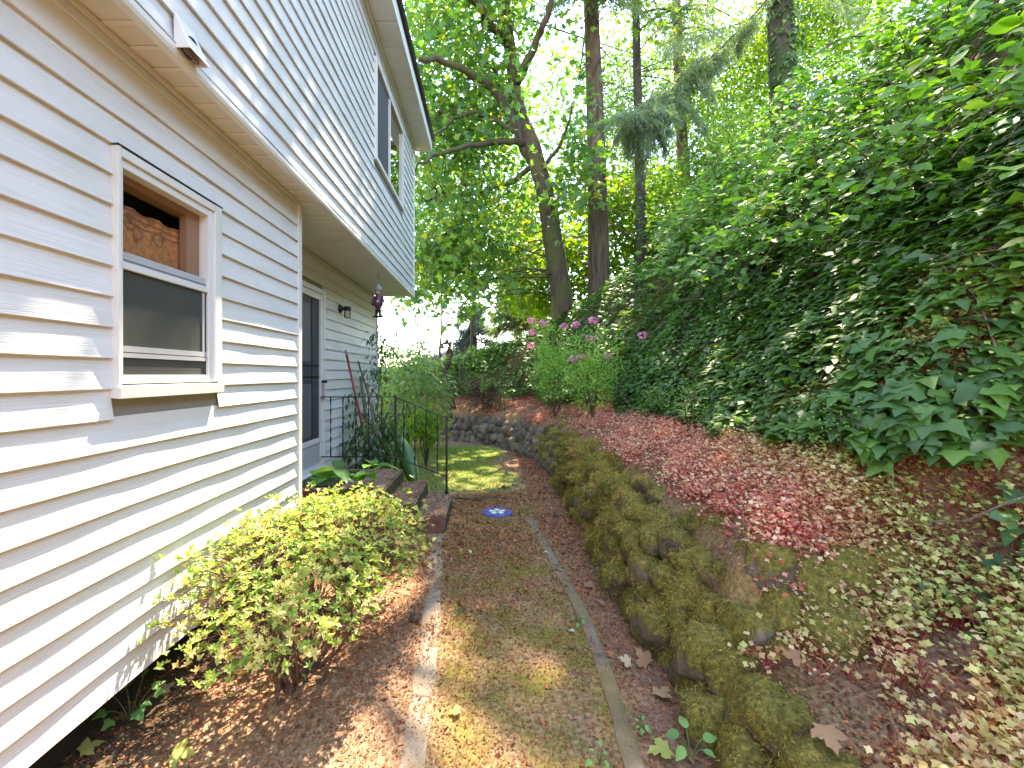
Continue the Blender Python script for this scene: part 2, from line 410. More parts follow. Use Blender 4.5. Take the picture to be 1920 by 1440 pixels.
M['moss_tuft'] = leaf_mat('moss tuft', [(0, (.05, .034, .012)), (.4, (.23, .175, .036)), (.8, (.50, .395, .085)), (1, (.45, .26, .11))], .35, .8, (1.3, 1.3, .6))
M['grass'] = leaf_mat('grass', [(0, (.09, .17, .03)), (.6, (.18, .28, .05)), (1, (.32, .34, .11))], .35, .6)

def stone_mat():
    t = NT('mossy stone'); g = t.n('NewGeometry')
    nz = t.n('SeparateXYZ', Vector=g.outputs['Normal']).outputs[2]
    r = t.n('ObjectInfo').outputs['Random']
    n = t.noise(5, 5); st = t.noise(11, 5, rough=.7)
    stone = t.ramp(st, [(.3, (.05, .038, .03)), (.55, (.125, .095, .072)), (.75, (.22, .18, .145))])
    stone = t.mix(t.ramp(r, [(.75, 0.0), (.95, .7)]), stone, (.24, .17, .13))
    moss = t.ramp(t.noise(38, 4, rough=.7), [(.3, (.06, .047, .014)), (.55, (.19, .155, .036)), (.75, (.36, .29, .07))])
    # the far half of the wall is bare stone
    y = t.n('SeparateXYZ', Vector=g.outputs['Position']).outputs[1]
    bare = t.n('MapRange', Value=y, i1=6.3, i2=8.5, i3=0.0, i4=.5).outputs[0]
    k = t.math('SUBTRACT', t.math('ADD', t.math('MULTIPLY', nz, .45), t.math('MULTIPLY', n, 1.35)), bare)
    m = t.ramp(k, [(.60, 0.0), (.74, 1.0)])
    c = t.mix(m, stone, moss)
    h = t.math('ADD', t.math('MULTIPLY', t.noise(90, 3), t.math('MULTIPLY', m, 1.4)), st)
    return t.done(t.bsdf(c, .95, t.bump(h, .8, .02), Specular_IOR_Level=.2))
M['stone'] = stone_mat()

def ground_mat():
    t = NT('ground')
    col = t.n('Attribute', {'attribute_name': 'mask'}).outputs['Color']
    sep = t.n('SeparateColor', Color=col); moss, lawn, mulch = sep.outputs[0], sep.outputs[1], sep.outputs[2]
    dark = t.n('Attribute', {'attribute_name': 'hum'}).outputs['Fac']
    n1 = t.noise(3.2, 6, rough=.65); n2 = t.noise(45, 4, rough=.7); n3 = t.noise(140, 3)
    soil = t.ramp(n2, [(.3, (.12, .065, .038)), (.5, (.25, .15, .09)), (.68, (.40, .28, .185))])
    mul = t.ramp(n2, [(.3, (.10, .052, .034)), (.55, (.22, .12, .078)), (.72, (.37, .235, .16))])
    mos = t.ramp(n2, [(.3, (.075, .06, .012)), (.5, (.175, .14, .028)), (.7, (.28, .21, .055))])
    gra = t.ramp(n2, [(.3, (.09, .15, .03)), (.6, (.22, .29, .07))])
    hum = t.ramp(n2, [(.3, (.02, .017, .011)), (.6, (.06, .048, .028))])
    c = t.mix(mulch, soil, mul)
    c = t.mix(t.math('MULTIPLY', t.ramp(n1, [(.38, 0.0), (.6, 1.0)]), moss), c, mos)
    c = t.mix(t.math('MULTIPLY', t.ramp(n1, [(.25, .3), (.55, 1.0)]), lawn), c, gra)
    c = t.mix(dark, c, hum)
    h = t.math('ADD', n2, t.math('MULTIPLY', n3, .6))
    return t.done(t.bsdf(c, .95, t.bump(h, .5, .006), Specular_IOR_Level=.15))
M['ground'] = ground_mat()

# ------------------------------------------------------------------ terrain
C1 = np.array([(.95, -40), (.95, 2.2), (1.0, 4.33), (1.0, 6.2), (.94, 7.6), (.7, 8.6), (.45, 9.2), (-.24, 10.0), (-.9, 10.5), (-2, 10.95), (-4, 11.4), (-40, 13)], float)
_seg = C1[1:] - C1[:-1]; _len = np.linalg.norm(_seg, axis=1); _s0 = np.concatenate([[0], np.cumsum(_len)])[:-1] - 40.0
def wall_coord(X, Y):
    """signed distance uphill of the wall line, and the length along it"""
    X = np.asarray(X, float); sh = X.shape; P = np.stack([X.ravel(), np.asarray(Y, float).ravel()], 1)
    best = np.full(len(P), 1e9); U = np.zeros(len(P)); S = np.zeros(len(P))
    for a, d, L, s0 in zip(C1[:-1], _seg, _len, _s0):
        t = np.clip(((P - a) @ d) / L ** 2, 0, 1); q = P - (a + t[:, None] * d); dist = np.hypot(q[:, 0], q[:, 1])
        sgn = np.sign(d[1] * q[:, 0] - d[0] * q[:, 1]); sgn[sgn == 0] = 1
        m = dist < best; best = np.where(m, dist, best); U = np.where(m, dist * sgn, U); S = np.where(m, s0 + t * L, S)
    return U.reshape(sh), S.reshape(sh)
def ss(x): x = np.clip(x, 0, 1); return x * x * (3 - 2 * x)
HS = [-40, 4.5, 6.2, 7.6, 8.63, 9.28, 10.34, 11.16, 12.35, 14.4]; HV = [6.0, 6.0, 5.3, 4.4, 3.55, 3.1, 2.1, 1.15, .5, .25]
UB = 1.32
def bed_at(u, Y):
    uu = np.clip(u, 0, UB); a = -1.06 + .42 * uu; b = -1.37 + .26 * uu
    return b + (a - b) * ss((Y - 2.02) / (.2 + .55 * np.maximum(0, uu - .35)))
def height(X, Y, fine=True):
    X = np.asarray(X, float); Y = np.asarray(Y, float)
    u, s = wall_coord(X, Y)
    g = -1.57 - .03 * ss((3.5 - Y) / 2.5)
    bed = bed_at(u, Y)
    z = np.where(u <= 0, g, g + (bed - g) * ss(u / np.where(Y < 2.0, .25, .36)))
    H = np.interp(s, HS, HV)
    r = 1.45 * np.maximum(0, u - UB)
    k = .5; sm = -np.log(np.exp(-r / k) + np.exp(-H / k)) * k + np.log(1 + np.exp(-H / k)) * k
    up = sm + np.minimum(.2 * np.maximum(0, u - UB - H / 1.45), 5) * ss((H - .8) / 4)
    z = z + np.where(u > UB, up, 0)
    if fine:
        P = np.stack([X.ravel(), Y.ravel(), 0 * X.ravel()], 1)
        z = z + (noise3(P, .35).reshape(X.shape) * .008 + noise3(P, 1.6).reshape(X.shape) * np.where(u > 1.2, .09, .012))
    return z
def slope_normal(X, Y, e=.08):
    hx = (height(X + e, Y) - height(X - e, Y)) / (2 * e); hy = (height(X, Y + e) - height(X, Y - e)) / (2 * e)
    return unit(np.stack([-hx, -hy, np.ones_like(hx)], -1))

E_LEFT = [(-.53, 4.36), (-.50, 4.0), (-.437, 3.4), (-.363, 2.59), (-.342, 2.16), (-.32, 1.75), (-.31, .6)]
E_RIGHT = [(.43, 4.75), (.486, 4.19), (.568, 3.33), (.612, 2.64), (.60, 2.09), (.57, 1.6)]
def edge_x(E, Y):
    E = sorted(E, key=lambda p: p[1]); return np.interp(Y, [p[1] for p in E], [p[0] for p in E])

def build_ground():
    xs = np.concatenate([[-400, -150, -60, -30], np.linspace(-14, -2.3, 22), np.arange(-2.2, 3.4, .055), np.linspace(3.5, 12, 50), np.linspace(12.5, 30, 20), [40, 60, 150, 400]])
    ys = np.concatenate([[-400, -100, -30], np.linspace(-8, .6, 14), np.arange(.7, 12.0, .07), np.linspace(12.1, 30, 50), [33, 38, 45, 60, 100, 200, 400, 900]])
    X, Y = np.meshgrid(xs, ys, indexing='ij'); Z = height(X, Y)
    nx, ny = X.shape; V = np.stack([X, Y, Z], -1).reshape(-1, 3)
    i = np.arange(nx * ny).reshape(nx, ny)
    F = np.stack([i[:-1, :-1], i[1:, :-1], i[1:, 1:], i[:-1, 1:]], -1).reshape(-1, 4)
    me = mesh_np('ground', V, F, M['ground'], True)
    u, s = wall_coord(X, Y)
    j = noise3(V * [1, 1, 0], .8).reshape(nx, ny) * .12
    el = edge_x(E_LEFT, Y); er = edge_x(E_RIGHT, Y)
    moss = ss((X - el) / .15) * ss((er + .1 - X) / .12) * ss((6.4 - Y) / 1.0) * .95
    moss = np.maximum(moss, .35 * ss((.8 - np.abs(X)) / .3) * ss((Y - 4) / 1) * ss((8 - Y) / 1))
    moss = np.maximum(moss, .55 * (u > .15) * (u < .7))
    lawn = ss((Y + j - 5.5) / .9) * ss((9.9 + j - Y) / .6) * ss((.45 - .06 * np.abs(Y - 7) + j * 1.5 - X) / .45)
    lawn = np.maximum(lawn, ss((Y - 14) / 4) * (u < 0) * .9)
    mulch = np.maximum(ss((X - er - .06) / .12) * (u < .15) * ss((9 - Y) / 1), (u > .1) * (u < 1.6) * .9)
    mulch = np.maximum(mulch, ss((u + .55) / .3) * (u < .1))
    mulch = np.maximum(mulch, .35 * ss((-.55 - X) / .2) * ss((Y - 2.7) / .8))
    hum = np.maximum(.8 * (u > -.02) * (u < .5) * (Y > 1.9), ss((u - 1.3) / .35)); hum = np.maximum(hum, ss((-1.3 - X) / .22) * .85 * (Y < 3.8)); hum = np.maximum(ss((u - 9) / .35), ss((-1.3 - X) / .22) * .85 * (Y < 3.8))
    a = me.attributes.new('mask', 'FLOAT_COLOR', 'POINT')
    a.data.foreach_set('color', np.stack([moss, lawn, mulch, np.ones_like(moss)], -1).astype(np.float32).ravel())
    h = me.attributes.new('hum', 'FLOAT', 'POINT'); h.data.foreach_set('value', hum.astype(np.float32).ravel())
    tag(link('ground', me), 'mossy needle-strewn path and soil rising to a hillside bank', 'ground', kind='structure')
build_ground()

def edging(name, E, w, top, mat, label, seg):
    P = smooth_path([(x, y, 0) for x, y in E], 8); d = np.gradient(P, axis=0); nrm = unit(np.stack([-d[:, 1], d[:, 0], 0 * d[:, 0]], 1))
    root = empty(name, (0, 0, 0)); tag(root, label, 'edging', kind='structure')
    n = len(P)
    for a in range(0, n - 1, seg):
        b = min(n - 1, a + seg); g = Geo(); V = []
        for i in range(a, b + 1):
            q = P[i].copy()
            if i == a and a: q = q + (P[i + 1] - P[i]) * .06
            zt = float(height(q[0], q[1])) + top + .003 * math.sin(i * .7)
            ww = w * (1 + .10 * math.sin(i * .9 + 1))
            for sgn, dz in ((-1, -.1), (-1, -.006), (-.9, 0), (.9, 0), (1, -.006), (1, -.1)):
                V.append(q + nrm[i] * sgn * ww * .5 + np.array([0, 0, zt + dz]))
        F = [(k * 6 + j, k * 6 + j + 1, k * 6 + 7 + j, k * 6 + 6 + j) for k in range(b - a) for j in range(5)] + [tuple(range(6)), tuple(range((b - a) * 6, (b - a) * 6 + 6))[::-1]]
        g.add(V, F); g.obj('edging_segment', mat, root, True)
edging('path_edging', E_LEFT, .115, .003, M['concrete'], 'pale flush concrete strip along the shrub side of the path', 16)
edging('path_edging', E_RIGHT, .08, .008, M['concrete_moss'], 'mossy raised edging strip along the stone wall side of the path', 13)

# ------------------------------------------------------------------ house
LW, RW, UW = -1.56, -2.04, -1.377       # faces of the lower, recessed and upper walls
EXPO = .127; ZB = -1.329; ZS = 1.407; ZE = 4.12
Y0H, YC, YF = -2.6, 3.60, 7.90
house = empty('house', (-1.56, 3.6, -1.57))
tag(house, 'white vinyl sided two storey house with overhanging upper floor', 'house')

def siding_board(ya, yb, z0, wx, mat, parent, ztop=None, flare=0.0):
    n = max(2, int((yb - ya) / .11)); ys = np.linspace(ya, yb, n)
    zt = z0 + EXPO + .012 if ztop is None else ztop
    V = []
    ph = random.uniform(0, 9)
    for y in ys:
        w = .0014 * math.sin(y * 5.1 + ph) + .0011 * math.sin(y * 11.7 + ph * 2)
        dz = .0008 * math.sin(y * 3.1 + ph)
        for (dx, z) in ((-.016, zt), (-.0115 + w * .4, z0 + EXPO * .62), (-.0015 + w, z0 + .010 + dz), (0 + w + flare, z0 + .003 + dz), (-.002 + w + flare, z0 + dz), (-.020, z0 + .004 + dz)):
            V.append((wx + dx, y, min(z, zt)))
    k = 6
    F = [(i * k + j, i * k + j + 1, (i + 1) * k + j + 1, (i + 1) * k + j) for i in range(n - 1) for j in range(k - 1)]
    g = Geo(); g.add(V, F)
    return g.obj('siding_board', mat, parent)

def courses(zlo, zhi, ya, yb, wx, mat, parent, holes=(), flare0=0.0):
    k = 0; z = zlo
    while z < zhi - .02:
        zt = min(z + EXPO + .012, zhi)
        spans = [(ya, yb)]
        for (ha, hb, hz0, hz1) in holes:
            if z + EXPO > hz0 + .01 and z < hz1 - .01:
                spans = [q for (a, b) in spans for q in ((a, min(b, ha)), (max(a, hb), b)) if q[1] - q[0] > .02]
        for (a, b) in spans: siding_board(a, b, z, wx, mat, parent, zt, flare0 if k == 0 else 0)
        z += EXPO; k += 1

def wall_panel(name, x0, x1, ya, yb, za, zb, holes, mat, parent):
    """a wall sheet with rectangular openings, as one mesh"""
    ysx = sorted({ya, yb, *[h[0] for h in holes], *[h[1] for h in holes]}); zs = sorted({za, zb, *[h[2] for h in holes], *[h[3] for h in holes]})
    g = Geo()
    for a, b in zip(ysx[:-1], ysx[1:]):
        for c, d in zip(zs[:-1], zs[1:]):
            if any(h[0] <= a and b <= h[1] and h[2] <= c and d <= h[3] for h in holes): continue
            g.box(x0, x1, a, b, c, d)
    return g.obj(name, mat, parent)

WIN = (1.812, 2.512, -.10, .955)
DOOR = (4.42, 5.34, -1.13, 1.02)
UWIN = (5.20, 6.85, 2.57, 3.80)
lower = wall_panel('lower_wall', LW - .12, LW - .0205, Y0H, YC - .01, ZB - .0, ZS, [(WIN[0] + .02, WIN[1] - .02, WIN[2] + .02, WIN[3] - .02)], M['sheathing'], house)
courses(ZB, ZS - .004, Y0H, YC - .035, LW, M['siding'], lower, [WIN])
recess = wall_panel('recessed_wall', RW - .12, RW - .0205, YC - .1, YF - .01, -1.45, ZS, [(DOOR[0] + .03, DOOR[1] - .03, DOOR[2], DOOR[3] - .03)], M['sheathing'], house)
courses(-1.329, ZS - .004, YC, YF - .03, RW, M['siding'], recess, [DOOR])
upper = wall_panel('upper_wall', UW - .12, UW - .0205, Y0H, YF - .01, ZS + .03, ZE + .1, [(UWIN[0] + .03, UWIN[1] - .03, UWIN[2] + .03, UWIN[3] - .03)], M['sheathing'], house)
courses(ZS + .035, ZE - .03, Y0H, YF - .03, UW, M['siding_upper'], upper, [UWIN], .012)
Geo().box(LW - .48, LW - .0205, YC - .010, YC - .002, ZB, ZS).obj('return_wall', M['siding'], house)
# other outer walls, floor between the storeys, foundation
g = Geo(); g.box(-9, RW - .02, YF - .11, YF - .012, -1.45, ZS); g.box(-9, UW - .02, YF - .11, YF - .012, ZS + .03, ZE + .1)
g.box(-9, LW - .1, Y0H, Y0H + .1, -1.45, ZE + .1); g.box(-9.1, -9, Y0H, YF - .02, -1.6, ZE + .1); g.obj('end_wall', M['siding'], house)
Geo().box(-9, RW - .16, Y0H, YF - .12, -1.2, -1.12).obj('ground_floor', M['room'], house)
Geo().box(-9, UW - .13, Y0H, YF - .12, ZS + .035, ZS + .1).obj('upper_floor', M['room'], house)
g = Geo(); g.box(-8.8, LW - .22, Y0H + .15, YC - .05, -1.75, ZB - .02); g.box(-8.8, RW - .03, YC - .04, YF - .03, -1.75, -1.452); g.obj('foundation', M['dark'], house)
Geo().box(-4.1, -4.0, Y0H, YF - .15, -1.12, ZS).obj('partition_wall', M['room'], house)
# corner posts
for (x, y, za, zb) in ((LW, YC, ZB - .005, ZS - .002), (RW, YF, -1.33, ZS - .002), (UW, YF, ZS + .02, ZE - .01)):
    g = Geo(); g.prism([(x - .06, y + .004), (x + .006, y + .004), (x + .006, y - .05), (x - .012, y - .05), (x - .012, y - .014), (x - .06, y - .014)], 2, za, zb)
    g.obj('corner_post', M['trim'], house)
# soffit under the overhang: ledge above the near wall, deep porch ceiling above the recess
soff = Geo().box(LW - .02, UW - .012, Y0H, YC, ZS + .012, ZS + .028).box(RW - .02, UW - .012, YC, YF - .012, ZS + .012, ZS + .028).obj('soffit', M['dark'], house)
y = 1.2
while y < YC - .01:
    b = min(y + .134, YC); g = Geo()
    g.prism([(y + .002, ZS + .010), (y + .002, ZS + .001), (y + .018, ZS - .003), (b - .001, ZS + .003), (b - .001, ZS + .010)], 0, LW - .008, UW - .034)
    g.obj('soffit_panel', M['soffit'], soff); y += .134
Geo().box(LW - .01, UW - .034, Y0H, 1.2, ZS + .001, ZS + .011).obj('soffit_panel', M['soffit'], soff)
y = YC
while y < YF - .02:
    b = min(y + .105, YF - .012); g = Geo()
    g.prism([(y + .001, ZS + .011), (y + .001, ZS + .002), (y + .008, ZS - .001), (b - .01, ZS - .001), (b - .002, ZS + .003), (b - .002, ZS + .011)], 0, RW - .008, UW - .034)
    g.obj('soffit_panel', M['soffit_white'], soff); y += .105
g = Geo(); g.prism([(LW - .006, ZS - .004), (LW + .012, ZS - .004), (LW + .012, ZS - .022), (LW - .006, ZS - .022)], 1, Y0H, YC - .04); g.obj('soffit_channel', M['soffit'], soff)
g = Geo(); g.prism([(UW - .034, ZS + .012), (UW - .034, ZS - .012), (UW + .004, ZS - .012), (UW + .010, ZS + .005), (UW + .010, ZS + .03), (UW - .01, ZS + .03)], 1, Y0H, YF - .006); g.obj('starter_trim', M['trim'], upper)
# eave
eave = Geo().box(UW - .02, -1.085, Y0H, YF + .12, ZE + .012, ZE + .03).obj('eave', M['sheathing'], house)
y = 4.3
while y < YF + .1:
    b = min(y + .40, YF + .12); g = Geo()
    g.prism([(y + .002, ZE + .012), (y + .002, ZE), (y + .03, ZE - .004), (b - .03, ZE - .004), (b - .002, ZE + .002), (b - .002, ZE + .012)], 0, UW + .012, -1.10)
    g.obj('soffit_panel', M['soffit_white'], eave); y += .40
Geo().box(UW - .0, -1.10, Y0H, 4.3, ZE + .001, ZE + .011).obj('soffit_panel', M['soffit_white'], eave)
Geo().box(UW - .012, UW + .022, Y0H, YF - .045, ZE - .045, ZE - .005).obj('frieze_trim', M['trim'], eave)
g = Geo(); g.prism([(-1.10, ZE - .012), (-1.078, ZE - .012), (-1.078, ZE + .17), (-1.10, ZE + .17)], 1, Y0H, YF + .124); g.obj('fascia', M['trim'], eave)
Geo().box(UW - .02, -1.10, YF + .121, YF + .14, ZE - .012, ZE + .16).obj('eave_end_board', M['trim'], eave)
roof = Geo().prism([(-1.03, ZE + .172), (-1.03, ZE + .195), (-5.2, ZE + 1.9), (-9.4, ZE + .195), (-9.4, ZE + .172), (-5.2, ZE + 1.86)], 1, Y0H - .2, YF + .16).obj('roof', M['shingle'], house)
k = 0
while k < 9:
    x0 = -1.02 - k * .14; z0 = ZE + .198 + k * .14 * .4088
    y = 3.6
    while y < YF + .15:
        w = random.uniform(.24, .34); g = Geo()
        g.prism([(x0, z0 + .004), (x0, z0 + .011), (x0 - .18, z0 + .079), (x0 - .18, z0 + .073)], 1, y, min(y + w - .006, YF + .165)); g.obj('shingle', M['shingle'], roof); y += w
    k += 1
g = Geo(); g.prism([(UW - .1, ZE + .1), (-9, ZE + .1), (-9, ZE + .19), (-5.2, ZE + 1.84), (UW - .1, ZE + .3)], 1, YF - .1, YF - .013); g.obj('gable', M['siding'], house)

# window in the near wall
win = empty('window', (LW, 2.16, 0), house); win.location = (0, 2.16 - 3.6, 1.57)
def wbox(name, mat, *b, parent=None, bevel=.003):
    g = Geo(); 
    for q in b: g.box(*q)
    return g.obj(name, mat, parent or win, False, bevel)
A, B, C, D = WIN
wbox('casing', M['trim'], (LW - .02, LW + .018, A, A + .018, C + .02, D), )
wbox('casing', M['trim'], (LW - .02, LW + .018, B - .062, B, C + .062, D))
wbox('casing', M['trim'], (LW - .02, LW + .017, A + .019, B - .063, D - .04, D - .002))
wbox('drip_cap', M['dark'], (LW - .01, LW + .022, A - .004, B + .004, D + .001, D + .006), bevel=0)
g = Geo(); g.prism([(LW - .02, C + .005), (LW + .028, C), (LW + .030, C + .05), (LW - .02, C + .06)], 1, A - .004, B + .003); g.obj('sill', M['trim'], win, False, .003)
wbox('frame', M['sash_white'], (LW - .05, LW + .006, A + .019, A + .038, C + .061, D - .041), (LW - .05, LW + .006, B - .100, B - .063, C + .061, D - .041),
     (LW - .05, LW + .005, A + .039, B - .101, D - .078, D - .0415), (LW - .05, LW + .005, A + .039, B - .101, C + .062, C + .10))
GA, GB = A + .038, B - .10
wbox('meeting_rail', M['sash_white'], (LW - .04, LW + .004, GA, GB, .452, .482))
wbox('sash_rail', M['sash'], (LW - .045, LW - .012, GA, GB, .483, .53), (LW - .046, LW - .006, GA, GB, .495, .505))
link('pane', mesh_np('pane', [(LW - .04, GA, .53), (LW - .04, GB, .53), (LW - .04, GB, D - .078), (LW - .04, GA, D - .078)], [(0, 1, 2, 3)], M['glass']), win)
scr = wbox('insect_screen', M['screen'], (LW - .012, LW - .009, GA, GB, C + .1, .452), bevel=0)
wbox('screen_rail', M['sash'], (LW - .0088, LW - .002, GA, GB, .075, .095), (LW - .0088, LW - .003, GA, GB, .099, .125), (LW - .0088, LW - .003, GB - .035, GB - .022, .126, .45), bevel=0)
wbox('inner_jamb', simple('inner jamb', (.33, .17, .10), .6), (LW - .085, LW - .048, GB - .10, GB + .01, .50, D - .075), (LW - .125, LW - .05, GA, GB, D - .11, D - .075), bevel=0)
# curtain hanging inside
V = []; n = 90; zs = np.linspace(.10, .765, 12)
for z in zs:
    for i in range(n):
        y = A + .0 + (B - A - .02) * i / (n - 1)
        amp = .006
        V.append((LW - .10 + amp * math.sin(i * .30) + .0015 * math.sin(i * .83 + z * 6), y, z + .004 * math.sin(i * .30) * (z > .73)))
F = [(r * n + i, r * n + i + 1, (r + 1) * n + i + 1, (r + 1) * n + i) for r in range(11) for i in range(n - 1)]
cur = empty('curtain', (LW - .16, 2.16, .1)); tag(cur, 'rust and brown patterned curtain hanging behind the near window', 'curtain')
link('cloth', mesh_np('cloth', V, F, M['curtain'], True), cur)
Geo().tube([(LW - .17, A - .1, .775), (LW - .17, B + .1, .775)], .008, 8).obj('rod', M['sash'], cur)

# upper window
uw = empty('window', (0, 0, 0), house); uw.location = (UW - LW, 6.0 - 3.6, 3.2 + 1.57)
A, B, C, D = UWIN
wbox('frame', M['trim'], (UW - .03, UW + .022, A, A + .05, C, D), (UW - .03, UW + .022, B - .05, B, C, D), (UW - .03, UW + .021, A + .051, B - .051, D - .05, D - .001), (UW - .03, UW + .021, A + .051, B - .051, C + .001, C + .05), parent=uw)
wbox('mullion', M['sash_white'], (UW - .03, UW + .014, 5.93, 5.97, C + .05, D - .05), parent=uw)
wbox('insect_screen', M['screen_blue'], (UW - .02, UW - .012, A + .05, 5.93, C + .05, D - .05), parent=uw, bevel=0)
link('pane', mesh_np('pane', [(UW - .013, 5.97, C + .05), (UW - .013, B - .05, C + .05), (UW - .013, B - .05, D - .05), (UW - .013, 5.97, D - .05)], [(0, 1, 2, 3)], M['glass_dark']), uw)
wbox('dark_backing', M['screen_blue'], (UW - .115, UW - .10, A + .02, B - .02, C + .02, D - .02), parent=uw, bevel=0)  # dark sheet behind the glass, standing for the dark interior

# storm door
dr = empty('storm_door', (0, 0, 0), house); dr.location = (RW - LW, 4.9 - 3.6, -1.1 + 1.57)
A, B, C, D = DOOR
wbox('frame', M['trim'], (RW - .06, RW + .028, B - .055, B, C, D), (RW - .06, RW + .028, A, A + .055, C, D), (RW - .06, RW + .027, A + .056, B - .056, D - .055, D - .001), parent=dr)
wbox('stile', M['sash_white'], (RW - .03, RW + .014, B - .125, B - .057, C + .03, D - .057), (RW - .03, RW + .014, A + .057, A + .125, C + .03, D - .057), parent=dr)
for (za, zb_) in ((D - .13, D - .058), (-.80, -.745), (C + .03, C + .085)): wbox('rail', M['sash_white'], (RW - .03, RW + .013, A + .126, B - .126, za, zb_), parent=dr)
wbox('kick_panel', M['sash'], (RW - .02, RW + .002, A + .126, B - .126, C + .086, -.801), parent=dr)
wbox('insect_screen', M['screen_blue'], (RW - .012, RW - .008, A + .126, B - .126, -.744, D - .131), parent=dr, bevel=0)
wbox('crossbar', M['black_iron'], (RW - .0078, RW - .002, A + .126, B - .126, .10, .112), (RW - .0078, RW - .002, A + .126, B - .126, -.03, -.018), (RW - .0078, RW - .002, 5.00, 5.01, -.744, D - .131), parent=dr, bevel=0)
wbox('inner_panel', simple('inner door', (.11, .11, .125), .6), (RW - .0078, RW - .0055, 4.6, 4.96, .15, .80), (RW - .0078, RW - .0055, 4.6, 4.99, -.70, -.10), parent=dr, bevel=0)
hd = wbox('handle', M['sash'], (RW + .014, RW + .05, B - .105, B - .085, -.30, -.10), parent=dr)
wbox('latch', M['black_iron'], (RW + .014, RW + .075, B - .11, B - .08, -.095, -.065), parent=dr)
wbox('threshold', M['sash_white'], (RW - .06, RW + .06, A, B, C - .0, C + .028), parent=dr)

# dryer vent hood on the upper wall
vh = empty('vent_hood', (0, 0, 0), house); vh.location = (UW - LW, 1.96 - 3.6, 1.45 + 1.57)
ya, yb, zt, zbm = 1.90, 2.03, 1.585, 1.425
g = Geo(); x1 = UW + .072
g.add([(UW, ya, zt), (UW, yb, zt), (x1, yb, zbm), (x1, ya, zbm), (UW, ya, zbm), (UW, yb, zbm),
       (UW, ya + .004, zt - .006), (UW, yb - .004, zt - .006), (x1 - .004, yb - .004, zbm), (x1 - .004, ya + .004, zbm), (UW, ya + .004, zbm), (UW, yb - .004, zbm)],
      [(0, 1, 2, 3), (0, 3, 4), (1, 5, 2), (6, 9, 8, 7), (6, 10, 9), (7, 8, 11), (2, 8, 9, 3), (3, 9, 10, 4), (2, 5, 11, 8)])
g.obj('hood', M['trim'], vh)
g = Geo(); g.tube([(UW - .01, 1.965, 1.48), (UW + .03, 1.965, 1.468)], .045, 16); g.obj('duct', M['dark'], vh, True)
g = Geo(); g.prism([(UW + .031, 1.425), (UW + .034, 1.425), (UW + .030, 1.515), (UW + .027, 1.515)], 1, 1.915, 2.015); g.obj('flap', simple('flap', (.30, .22, .20), .6), vh)

# porch light
lamp = empty('porch_light', (RW, 5.91, .89)); tag(lamp, 'black jar-glass porch light on the siding beside the storm door', 'porch light')
g = Geo(); g.lathe((RW, 5.91, .893), [(.058, 0), (.060, .012), (.045, .022), (.03, .04), (.018, .055), (.016, .07)], 20, 0); g.obj('backplate', M['black_iron'], lamp, True)
g = Geo(); g.lathe((RW + .105, 5.91, .872), [(.045, 0), (.047, .01), (.047, .042), (.040, .05)], 20); g.obj('cap', M['black_iron'], lamp, True)
g = Geo(); g.lathe((RW + .105, 5.91, .765), [(.034, 0), (.043, .012), (.046, .05), (.042, .085), (.040, .107)], 20); g.obj('glass_jar', M['jar'], lamp, True)

# hanging ornament
orn = empty('hanging_ornament', (-1.50, 5.84, 1.05)); tag(orn, 'purple coated figure ornament with grey hat hanging from the soffit', 'ornament')
ox, oy = -1.50, 5.84
g = Geo(); g.tube([(ox, oy, ZS - .002), (ox, oy, 1.335)], .004, 6); g.tube([(ox + .016 * math.cos(a), oy, 1.32 + .016 * math.sin(a)) for a in np.linspace(0, 6.28, 14)], .004, 6); g.tube([(ox, oy, 1.305), (ox, oy, 1.19)], .004, 6); g.obj('chain', M['hat_grey'], orn)
g = Geo(); g.lathe((ox, oy, .845), [(.034, 0), (.040, .06), (.058, .075), (.062, .10), (.055, .16), (.046, .20), (.028, .225), (.02, .235)], 16); g.obj('coat', M['purple'], orn, True)
g = Geo(); g.tube([(ox - .045, oy, 1.045), (ox - .068, oy - .01, .98), (ox - .062, oy - .03, .93)], [.022, .024, .018], 8); g.tube([(ox + .045, oy, 1.045), (ox + .07, oy - .02, .98), (ox + .05, oy - .05, .95)], [.022, .022, .016], 8); g.obj('sleeves', M['purple'], orn, True)
for sx in (-1, 1):
    g = Geo(); g.tube([(ox + sx * .020, oy, .87), (ox + sx * .022, oy, .795), (ox + sx * .024, oy - .02, .785)], [.022, .019, .016], 8); g.obj('trouser_leg', M['purple'], orn, True)
g = Geo(); g.lathe((ox, oy - .005, 1.07), [(.012, 0), (.03, .012), (.034, .035), (.03, .06), (.015, .072)], 14); g.obj('face', M['skin_paint'], orn, True)
g = Geo(); g.lathe((ox, oy - .006, 1.125), [(.066, 0), (.064, .008), (.042, .014), (.044, .045), (.034, .07), (.012, .08)], 16); g.obj('hat', M['hat_grey'], orn, True)
g = Geo(); g.lathe((ox, oy - .055, .95), [(.010, 0), (.022, .01), (.022, .03), (.01, .04)], 10); g.obj('heart', M['purple_light'], orn, True)
g = Geo(); g.lathe((ox, oy, .772), [(.075, 0), (.078, .006), (.07, .012)], 18); g.obj('base', M['black_iron'], orn, True)

